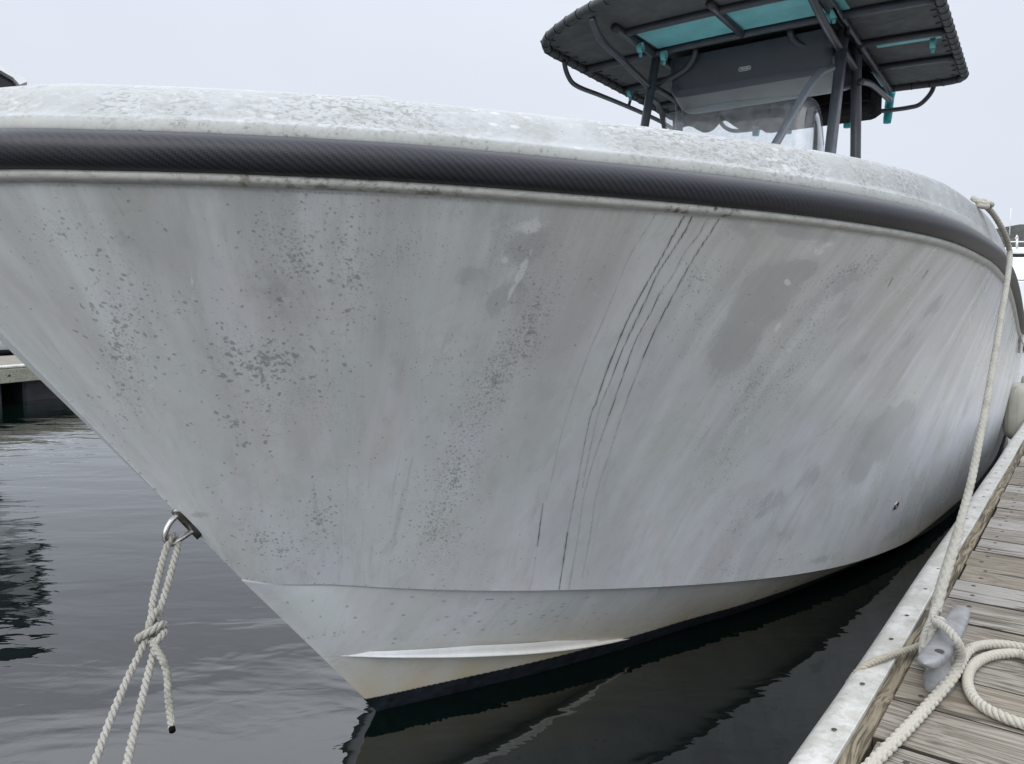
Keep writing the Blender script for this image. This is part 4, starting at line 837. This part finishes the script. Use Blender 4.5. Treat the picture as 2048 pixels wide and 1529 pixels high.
def along(name, m, prof, a, b, st=.05, jit=0, parent=dock):
    """extrusion along the dock edge; its origin sits at its start so texture runs along x"""
    n = max(2, int((b - a) / st)); S = np.linspace(a, b, n); o0 = DK.w(a, prof[0][0], prof[0][1]); mb = MB()
    L_ = [[(s - a, -(p[0] - prof[0][0]) + (jit * math.sin(s * 5 + p[0] * 9)), p[1] - prof[0][1] + (jit * math.sin(s * 3.1 + p[0] * 20))) for p in prof] for s in S]
    grid(mb, L_, wrap=True, flip=True); k = len(prof); mb.add(L_[0], [tuple(range(k))]); mb.add(L_[-1], [tuple(range(k))[::-1]])
    o = mb.build(name, m, None, auto=35); o.parent = parent; o.location = Vector(o0) - Vector(parent.location); o.rotation_euler = (0, 0, math.atan2(DK.d[1], DK.d[0])); return o
bp = [(-.2700, .4540), (-.2670, .4570), (-.2425, .4570), (-.2400, .4540), (-.2400, .27), (-.2700, .27)]
for a, b in ((-2.3, 1.05), (1.053, 3.345), (3.349, 6.4), (6.404, 11.2)): along('edge_board', M['board'], bp, a, b)
vp = [(-.2650, .4660), (-.2668, .4675), (-.2705, .4665), (-.285, .4660), (-.300, .4655), (-.311, .4620), (-.320, .4540), (-.3265, .4420), (-.3295, .4250), (-.3290, .4050), (-.322, .390), (-.305, .382), (-.272, .380), (-.272, .4575), (-.2652, .4580)]
strip = along('rubbing_strip', M['vinyl'], vp, -2.3, 11.2, .04, .0012)
for s in np.concatenate([np.arange(1.02, 3.2, .19), np.arange(3.2, 6.5, .19)]):
    for dn in (-.287,):
        q = bpy.data.objects.new('screw', nail_me); col.objects.link(q); q.parent = dock; q.location = Vector(DK.w(s + random.uniform(-.03, .03), dn + random.uniform(-.004, .004), .4668)) - dl; q.rotation_euler = (0, 0, .3); q.scale = (1.0, .8, .5)
mb = MB(); box(mb, DK, -2.2, 11, -.232, 1.45, .20, .34, .01); mb.build('dock_joists', M['floatm'], dock, smooth=False)
mb = MB(); box(mb, DK, -2.2, 11, -.20, 1.4, -.35, .235, .02); mb.build('dock_float', M['floatm'], dock, smooth=False)
# dock cleat
cl = empty('dock_cleat', DK.w(1.50, -.185, .461), 'grey galvanised horned dock cleat with mooring rope looped around it', 'cleat')
mb = MB(); rows = []
CS0, CS1, CN0, CN1 = 1.352, 1.668, -.192, -.176
for t in np.linspace(0, 1, 33):
    x = 2 * t - 1; s = CS0 + (CS1 - CS0) * t; n = CN0 + (CN1 - CN0) * t; wv_ = .0200 * (1 - .24 * abs(x) ** 2) * (max(1e-4, 1 - abs(x) ** 16) ** .5); hv = .0125 * (1 - .25 * abs(x)) * (max(1e-4, 1 - abs(x) ** 16) ** .5); zc2 = .523 + .016 * abs(x) ** 2
    rows.append([DK.w(s, n + wv_ * math.copysign(abs(math.cos(q)) ** .8, math.cos(q)), zc2 + hv * math.copysign(abs(math.sin(q)) ** .62, math.sin(q))) for q in np.linspace(0, 2 * math.pi, 28, endpoint=False)])
grid(mb, rows, wrap=True); mb.add(rows[0], [tuple(range(28))]); mb.add(rows[-1], [tuple(range(28))]); mb.build('horns', M['galv'], cl)
mb = MB(); rows = []
for r, z in ((1.0, .4615), (1.0, .472), (.9, .477), (.62, .486), (.52, .498), (.56, .514), (.7, .522)):
    rows.append([DK.w(1.500 + .074 * r * math.copysign(abs(math.cos(q)) ** .7, math.cos(q)), -.1845 + .025 * r * math.copysign(abs(math.sin(q)) ** .7, math.sin(q)), z) for q in np.linspace(0, 2 * math.pi, 40, endpoint=False)])
grid(mb, rows, wrap=True); mb.build('cleat_base', M['galv'], cl)
for x_, y_ in ((1879, 1303), (1901, 1264)):
    zt_ = .536
    for _i in range(6): l_ = DK.l(hz(x_, y_, zt_)); x__ = abs(2 * (l_[0] - CS0) / (CS1 - CS0) - 1); zt_ = .523 + .016 * x__ ** 2 + .0125 * (1 - .25 * x__) + .0003
    p = hz(x_, y_, zt_); mb = MB(); a = np.linspace(0, 2 * math.pi, 20, endpoint=False)
    rows = [[p + DK.d * r * math.cos(q) + DK.n * r * math.sin(q) * .9 + np.array([0, 0, h]) for q in a] for r, h in ((.0085, .0002), (.0080, .0008), (.0072, .0004))]
    grid(mb, rows, wrap=True); mb.add(rows[-1], [tuple(range(20))]); mb.build('bolt_recess', M['recess'], cl)
# ------------------------------------------------------------------ ropes
D0 = float((cpn(343, 1085) - CAM) @ np.array([0, CT, -ST]))
def Dl(y): return D0 + (y - 1085) * (-.36) / 444.
def RP(x, y, dd=0.): return PD(x, y, Dl(y) + dd)
line = empty('mooring_line', RP(310, 1260), 'white three-strand rope knotted to the steel eye on the bow', 'rope')
loop = [RP(150, 1625), RP(187, 1532), RP(224, 1432), RP(258, 1352), RP(284, 1298), RP(297, 1262, -.004), RP(303, 1232, .004), RP(307, 1198, .0), RP(318, 1150), RP(329, 1108), RP(335, 1092, -.006), RP(340, 1077, -.010), RP(346, 1071, .0), RP(354, 1079, .012), RP(354, 1098, .008), RP(347, 1126), RP(335, 1172), RP(322, 1215), RP(317, 1240, .012), RP(314, 1275, .018), RP(306, 1310, .004), RP(296, 1350), RP(281, 1412), RP(265, 1478), RP(252, 1540), RP(232, 1640)]
mb = MB(); laid(mb, spline(loop, .003), .0071, .040, hand=-1); mb.build('rope_strands', M['rope'], line)
kn = []
c0 = RP(308, 1248); 
k_pts = [RP(313, 1222, -.012), RP(305, 1232, -.016), RP(299, 1250, -.014), RP(303, 1266, .006), RP(322, 1262, .018), RP(330, 1252, .002), RP(322, 1250, -.018), RP(302, 1262, -.022), RP(281, 1274, -.016), RP(276, 1280, -.002), RP(286, 1283, .012), RP(306, 1277, .016), RP(324, 1262, .004), RP(328, 1266, -.006), RP(318, 1278, -.016), RP(308, 1288, -.014)]
mb = MB(); laid(mb, spline(k_pts, .003), .0074, .036, hand=-1); mb.build('knot', M['rope'], line)
t_pts = [RP(303, 1282, -.012), RP(313, 1300, -.018), RP(326, 1322, -.012), RP(334, 1348, -.006), RP(336, 1385), RP(340, 1425), RP(344, 1456)]
mb = MB(); laid(mb, spline(t_pts, .003), .0068, .034, hand=-1); tl = mb.build('loose_tail', M['rope_dirty'], line)
mb = MB(); tube(mb, spline([RP(344, 1456), RP(344.5, 1460), RP(345, 1463)], .002), .0054, 12, rad=None); mb.build('whipped_end', M['black'], tl)
# line from gunwale to dock cleat
gz = 1.30
rp_ = [(1948, 398), (1968, 412), (1984, 428), (2000, 455), (2012, 478), (2018.5, 505), (2014, 552)]
sheer_pt = lambda s: None
Rtop = B.w(*B.l(hz(1972, 414, 1.445))); 
q0 = B.l(Rtop)
lineb = empty('mooring_line', DK.w(1.58, -.21, .47), 'long grey rope from the rail down to the dock cleat', 'rope')
PT_ = B.onN(2019, 503, 1.372); cE = hz(1866, 1236, .505)
def lerp(a, b, t): return a + (b - a) * t
d1 = float((PT_ - CAM) @ np.array([0, CT, -ST])); d2 = float((cE - CAM) @ np.array([0, CT, -ST]))
dT = float((hz(1965, 408, 1.44) - CAM) @ np.array([0, CT, -ST]))
print('rail depth', d1, 'cleat', d2, 'top', dT, B.l(PT_))
def inv(t): return 1 / lerp(1 / d1, 1 / d2, t)
mids = [(2019, 503), (2016, 550), (2003, 630), (1989, 715), (1974, 800), (1958, 885), (1943, 960), (1922, 1040), (1897, 1120), (1876, 1190), (1866, 1236)]
ln = [PD(x, y, inv((y - 503) / 733.)) for x, y in mids]
up = [PD(1972, 413, dT * 1.0), PD(1986, 428, lerp(dT, d1, .25)), PD(2001, 452, lerp(dT, d1, .5)), PD(2013, 478, lerp(dT, d1, .8))]
mb = MB(); braid(mb, spline(up + ln, .006), .0085, .020, 5, 28, .10)
br2 = mb.build('rope_run', M['rope_grey'], lineb)
mb = MB(); kp = [PD(1946, 397, dT), PD(1955, 402, dT - .02), PD(1966, 408, dT - .03), PD(1978, 408, dT - .02), PD(1982, 410, dT + .01), PD(1970, 404, dT + .03), PD(1958, 404, dT + .01), PD(1962, 412, dT - .03), PD(1976, 414, dT - .03)]
braid(mb, spline(kp, .004), .0085, .020, 5, 24, .10); mb.build('gunwale_hitch', M['rope_grey'], lineb)
# spliced bulk over the lower run and the eye around the cleat
mb = MB(); sp_ = [PD(x + 3, y, inv((y - 503) / 733.) - .004) for x, y in ((1916, 1060), (1900, 1112), (1882, 1170), (1868, 1225))]; braid(mb, spline(sp_, .006), .0098, .024, 5, 30, .12); mb.build('splice', M['rope_grey'], lineb)
zc_r = .500
ey = [hz(1868, 1232, .535), hz(1860, 1248, .525), hz(1850, 1272, .508), hz(1846, 1300, .495), hz(1852, 1325, .486), hz(1870, 1343, .480), hz(1893, 1348, .480), hz(1911, 1337, .488), hz(1921, 1318, .505), hz(1921, 1298, .528), hz(1911, 1278, .548), hz(1897, 1261, .5535), hz(1882, 1250, .552), hz(1870, 1244, .545)]
mb = MB(); laid(mb, spline(ey, .003), .0074, .030); mb.build('eye_loop', M['rope'], lineb)
tw = [hz(1869, 1222, .53), hz(1864, 1240, .528), hz(1860, 1258, .515), hz(1850, 1282, .505), hz(1850, 1306, .50)]
mb = MB(); laid(mb, spline(tw, .003), .0074, .032); laid(mb, spline([hz(1866, 1238, .545), hz(1876, 1240, .548), hz(1886, 1245, .54), hz(1878, 1252, .53), hz(1866, 1262, .525), hz(1862, 1285, .512), hz(1851, 1300, .505)], .003), .0072, .030); mb.build('tucks', M['rope'], lineb)
# tan rope over the strip into the water
tn = empty('dock_line', hz(1760, 1322, .47), 'thin tan twisted rope running over white strip into the water', 'rope')
pth = [hz(1862, 1280, .482), hz(1838, 1292, .476), hz(1800, 1305, .474), hz(1765, 1317, .474), hz(1737, 1328, .470), hz(1716, 1343, .458), hz(1703, 1360, .430), hz(1694, 1380, .385)]
l_ = DK.l(pth[-1]); pth += [DK.w(l_[0] - .02, l_[1] - .002, .30), DK.w(l_[0] - .03, l_[1] + .0, .1), DK.w(l_[0] - .03, l_[1], -.15)]
mb = MB(); laid(mb, spline(pth, .003), .0060, .026); mb.build('rope_run', M['rope_tan'], tn)
# braided cream rope along the planks, looping back
cr_ = empty('coiled_rope', hz(1960, 1380, .46), 'thick cream braided rope trailing across the planks into a loop', 'rope')
zr = .4705
pth = [hz(x, y, zr + dz) for x, y, dz in ((1700, 1575, 0), (1741, 1531, 0), (1790, 1482, 0), (1838, 1432, 0), (1880, 1385, .002), (1908, 1350, .010), (1923, 1322, .012), (1935, 1303, .008), (1955, 1293, .002), (1985, 1289, 0), (2020, 1291, 0), (2060, 1300, 0), (2110, 1325, 0), (2130, 1360, 0), (2100, 1372, .0), (2085, 1345, .004), (2062, 1318, .004), (2040, 1308, .0), (2005, 1308, 0), (1970, 1316, 0), (1946, 1332, 0), (1936, 1352, 0), (1938, 1378, 0), (1953, 1402, 0), (1980, 1422, 0), (2015, 1438, 0), (2050, 1450, 0), (2100, 1470, 0))]
path = spline(pth, .004); k = int(len(path) * .42)
mb = MB(); braid(mb, path[:k], .0088, .0185, 4, 32, .17); laid(mb, path[k - 3:], .0090, .030); mb.build('rope_run', M['rope_cream'], cr_)
# ------------------------------------------------------------------ fender between hull and dock
fc = B.w(4.52, 1.41, .47); fen = empty('fender', fc, 'grimy cream fender hanging between the hull and dock', 'fender')
prof = [(.0, .235), (.02, .235), (.028, .215), (.03, .19), (.085, .182), (.108, .160), (.115, .12), (.116, .0), (.115, -.12), (.108, -.155), (.080, -.182), (.034, -.19), (.030, -.215), (.0, -.218)]
mb = MB(); rows = [[fc + np.array([r * math.cos(q), r * math.sin(q), z]) for q in np.linspace(0, 2 * math.pi, 32, endpoint=False)] for r, z in [(max(p[0], .0005), p[1]) for p in prof]]
grid(mb, rows, wrap=True, flip=True); mb.build('fender_body', M['fender'], fen, auto=50)
mb = MB(); laid(mb, spline([fc + np.array([0, 0, .22]), fc + np.array([0.01, 0, .35]), B.w(4.5, 1.36, .96)], .01), .006, .03); mb.build('fender_line', M['rope'], fen)
# ------------------------------------------------------------------ far dock on the left
FD = Frame(math.radians(15), (-6.20, 9.25, 0)); fd = empty('far_dock', FD.w(0, -1, 0), 'distant low dock with pale timber fascia behind the bow', 'dock')
mb = MB(); box(mb, FD, -9, 7, -2.4, 0, .42, .46, .008); mb.build('deck_boards', M['plank'], fd, smooth=False)
mb = MB(); box(mb, FD, -9, 7, -.06, .035, .445, .485, .012); mb.build('edge_trim', M['vinyl'], fd, smooth=False)
mb = MB(); box(mb, FD, -9, 7, .0, .045, .27, .44, .006); fa = mb.build('fascia', M['fascia'], fd, smooth=False)
for s in np.arange(-3, 4, .62):
    mb = MB(); c = FD.w(s, .046, .36); a = np.linspace(0, 2 * math.pi, 10, endpoint=False); prism(mb, [c + FD.d * .014 * math.cos(q) + np.array([0, 0, .014 * math.sin(q)]) for q in a], FD.n * .006); mb.build('bolt', M['nail'], fa, smooth=False)
for s in np.arange(-9, 7, 1.35):
    mb = MB(); box(mb, FD, s, s + 1.05, -2.3, -.12, -.3, .30, .03); mb.build('float', M['floatm'], fd, smooth=False)
# white skiff beyond the far dock
sk = empty('skiff', FD.w(3, -4.0, 0), 'low white skiff partly hidden behind the bow on the far dock', 'boat')
mb = MB(); rows = []
for s in np.linspace(-2.5, 5.0, 26):
    k = min(1, max(.05, (5.2 - s) / 2.2)) ** .6; rows.append([FD.w(s, -3.7 + .95 * k * x, z) for x, z in ((-.8, .0), (-.98, .54), (-1.0, .56), (-1.04, .76), (-.95, .78), (-.88, .70), (.88, .70), (.95, .78), (1.04, .76), (1.0, .58), (.97, .55), (.8, .0))])
grid(mb, rows); mb.build('skiff_hull', M['whitebg'], sk, auto=40)
mb = MB(); box(mb, FD, 1.2, 4.6, -3.9, -2.95, .94, 1.10, .05); mb.build('seat_cushion', M['whitebg'], sk)
mb = MB(); box(mb, FD, 1.3, 4.5, -3.85, -3.0, .78, .935, .02); mb.build('seat_base', M['black'], sk)
mb = MB(); tube(mb, np.array([FD.w(4.1, -2.85, .78), FD.w(4.35, -2.85, .97)]), .03, 8); mb.build('rail_post', M['steel'], sk)
mb = MB(); tube(mb, np.array([FD.w(-2.4, -2.66, .49), FD.w(4.2, -2.70, .49)]), .05, 8); mb.build('skiff_shadow_strip', M['black'], sk)  # black tube added for the dark shadow under the skiff's hull
# tall cruiser whose dark enclosure shows over the bow and in the water
CF = Frame(math.radians(-34), (-11.15, 18.2, 0))
cr2 = empty('cabin_cruiser', CF.w(3, -3, 0), 'tall cruiser with dark windows and pale hardtop at the far left', 'boat')
IDF = Frame(0, (0, 0, 0))   # s = y, n = x
def cbox(name, m, n0, n1, a0, a1, z0, z1, c=.05): mb = MB(); box(mb, CF, a0, a1, n0, n1, z0, z1, c); return mb.build(name, m, cr2, auto=30)
mb = MB(); rows = []
for q in np.linspace(-1.5, 13, 14):
    k = min(1, (q + 1.7) / 3.) ** .5; rows.append([CF.w(q, -3.6 + 2.3 * k * x, z) for x, z in ((-.8, -.2), (-1, 1.6), (1, 1.6), (.8, -.2))])
grid(mb, rows); mb.build('cruiser_hull', M['floatm'], cr2)
cbox('cabin', M['glassdark'], -5.4, -1.35, 0, 10, 1.6, 4.4, .3)
prf = [(-5.3, 4.4), (-1.1, 4.4), (-.75, 5.6), (-.3, 6.25), (-.27, 6.47), (-.53, 6.60), (-.75, 6.67), (-1.2, 6.70), (-5.3, 6.72)]
mb = MB(); prism(mb, [CF.w(.3, x, z) for x, z in prf], CF.d * 8); mb.build('bridge_enclosure', M['glassdark'], cr2, smooth=False)
top = [(-5.6, 6.74), (-1.2, 6.72), (-.75, 6.69), (-.53, 6.62), (-.27, 6.49), (-.15, 6.35), (.0, 6.44), (-.05, 6.52), (-.3, 6.64), (-.65, 6.76), (-.95, 6.80), (-1.5, 6.82), (-5.6, 6.88)]
mb = MB(); prism(mb, [CF.w(0, x, z) for x, z in top], CF.d * 8.6); mb.build('hardtop', M['whitebg'], cr2, smooth=False)
# white yacht at the far right with rail, light and antenna
def atD(px, py, y): r = ray(px, py); return CAM + r * (y / r[1])
Y2 = 26.
yr = empty('white_yacht', atD(2070, 560, Y2), 'white yacht with flybridge railing in the distance, far right edge', 'yacht')
def ybox(name, m, px0, px1, py0, py1, d0, d1, c=.03):
    a = atD(px0, py1, d0); b = atD(px1, py0, d0); mb = MB(); box(mb, IDF, d0, d1, a[0], b[0], a[2], b[2], c); return mb.build(name, m, yr, auto=30)
ybox('flybridge', M['whitebg'], 2012, 2300, 495, 508, Y2, Y2 + 5)
ybox('window_band', M['glassdark'], 2018, 2300, 508, 514.5, Y2 + .1, Y2 + 5)
ybox('cabin', M['whitebg'], 2016, 2300, 514.7, 560, Y2, Y2 + 6)
hb_ = ybox('yacht_hull', M['whitebg'], 2000, 2320, 562, 690, Y2 - .6, Y2 + 8)
mb = MB()
for py in (484,): tube(mb, np.array([atD(2014, py, Y2), atD(2300, py, Y2)]), .020, 6)
for px in range(2016, 2300, 17): tube(mb, np.array([atD(px, 484, Y2), atD(px, 496, Y2)]), .014, 6)
mb.build('railing', M['whitebg'], yr)
mb = MB(); tube(mb, np.array([atD(2034, 496, Y2), atD(2034, 478, Y2)]), .035, 8); tube(mb, np.array([atD(2031, 478, Y2), atD(2034, 472, Y2), atD(2036, 478, Y2)]), .03, 8); mb.build('deck_light', M['whitebg'], yr)
mb = MB(); tube(mb, np.array([atD(2019, 470, Y2), atD(2020.5, 440, Y2), atD(2022, 417, Y2)]), .018, 6, rad=np.array([.022, .012, .008])); mb.build('antenna', M['whitebg'], yr)
print('objects', len(bpy.data.objects))
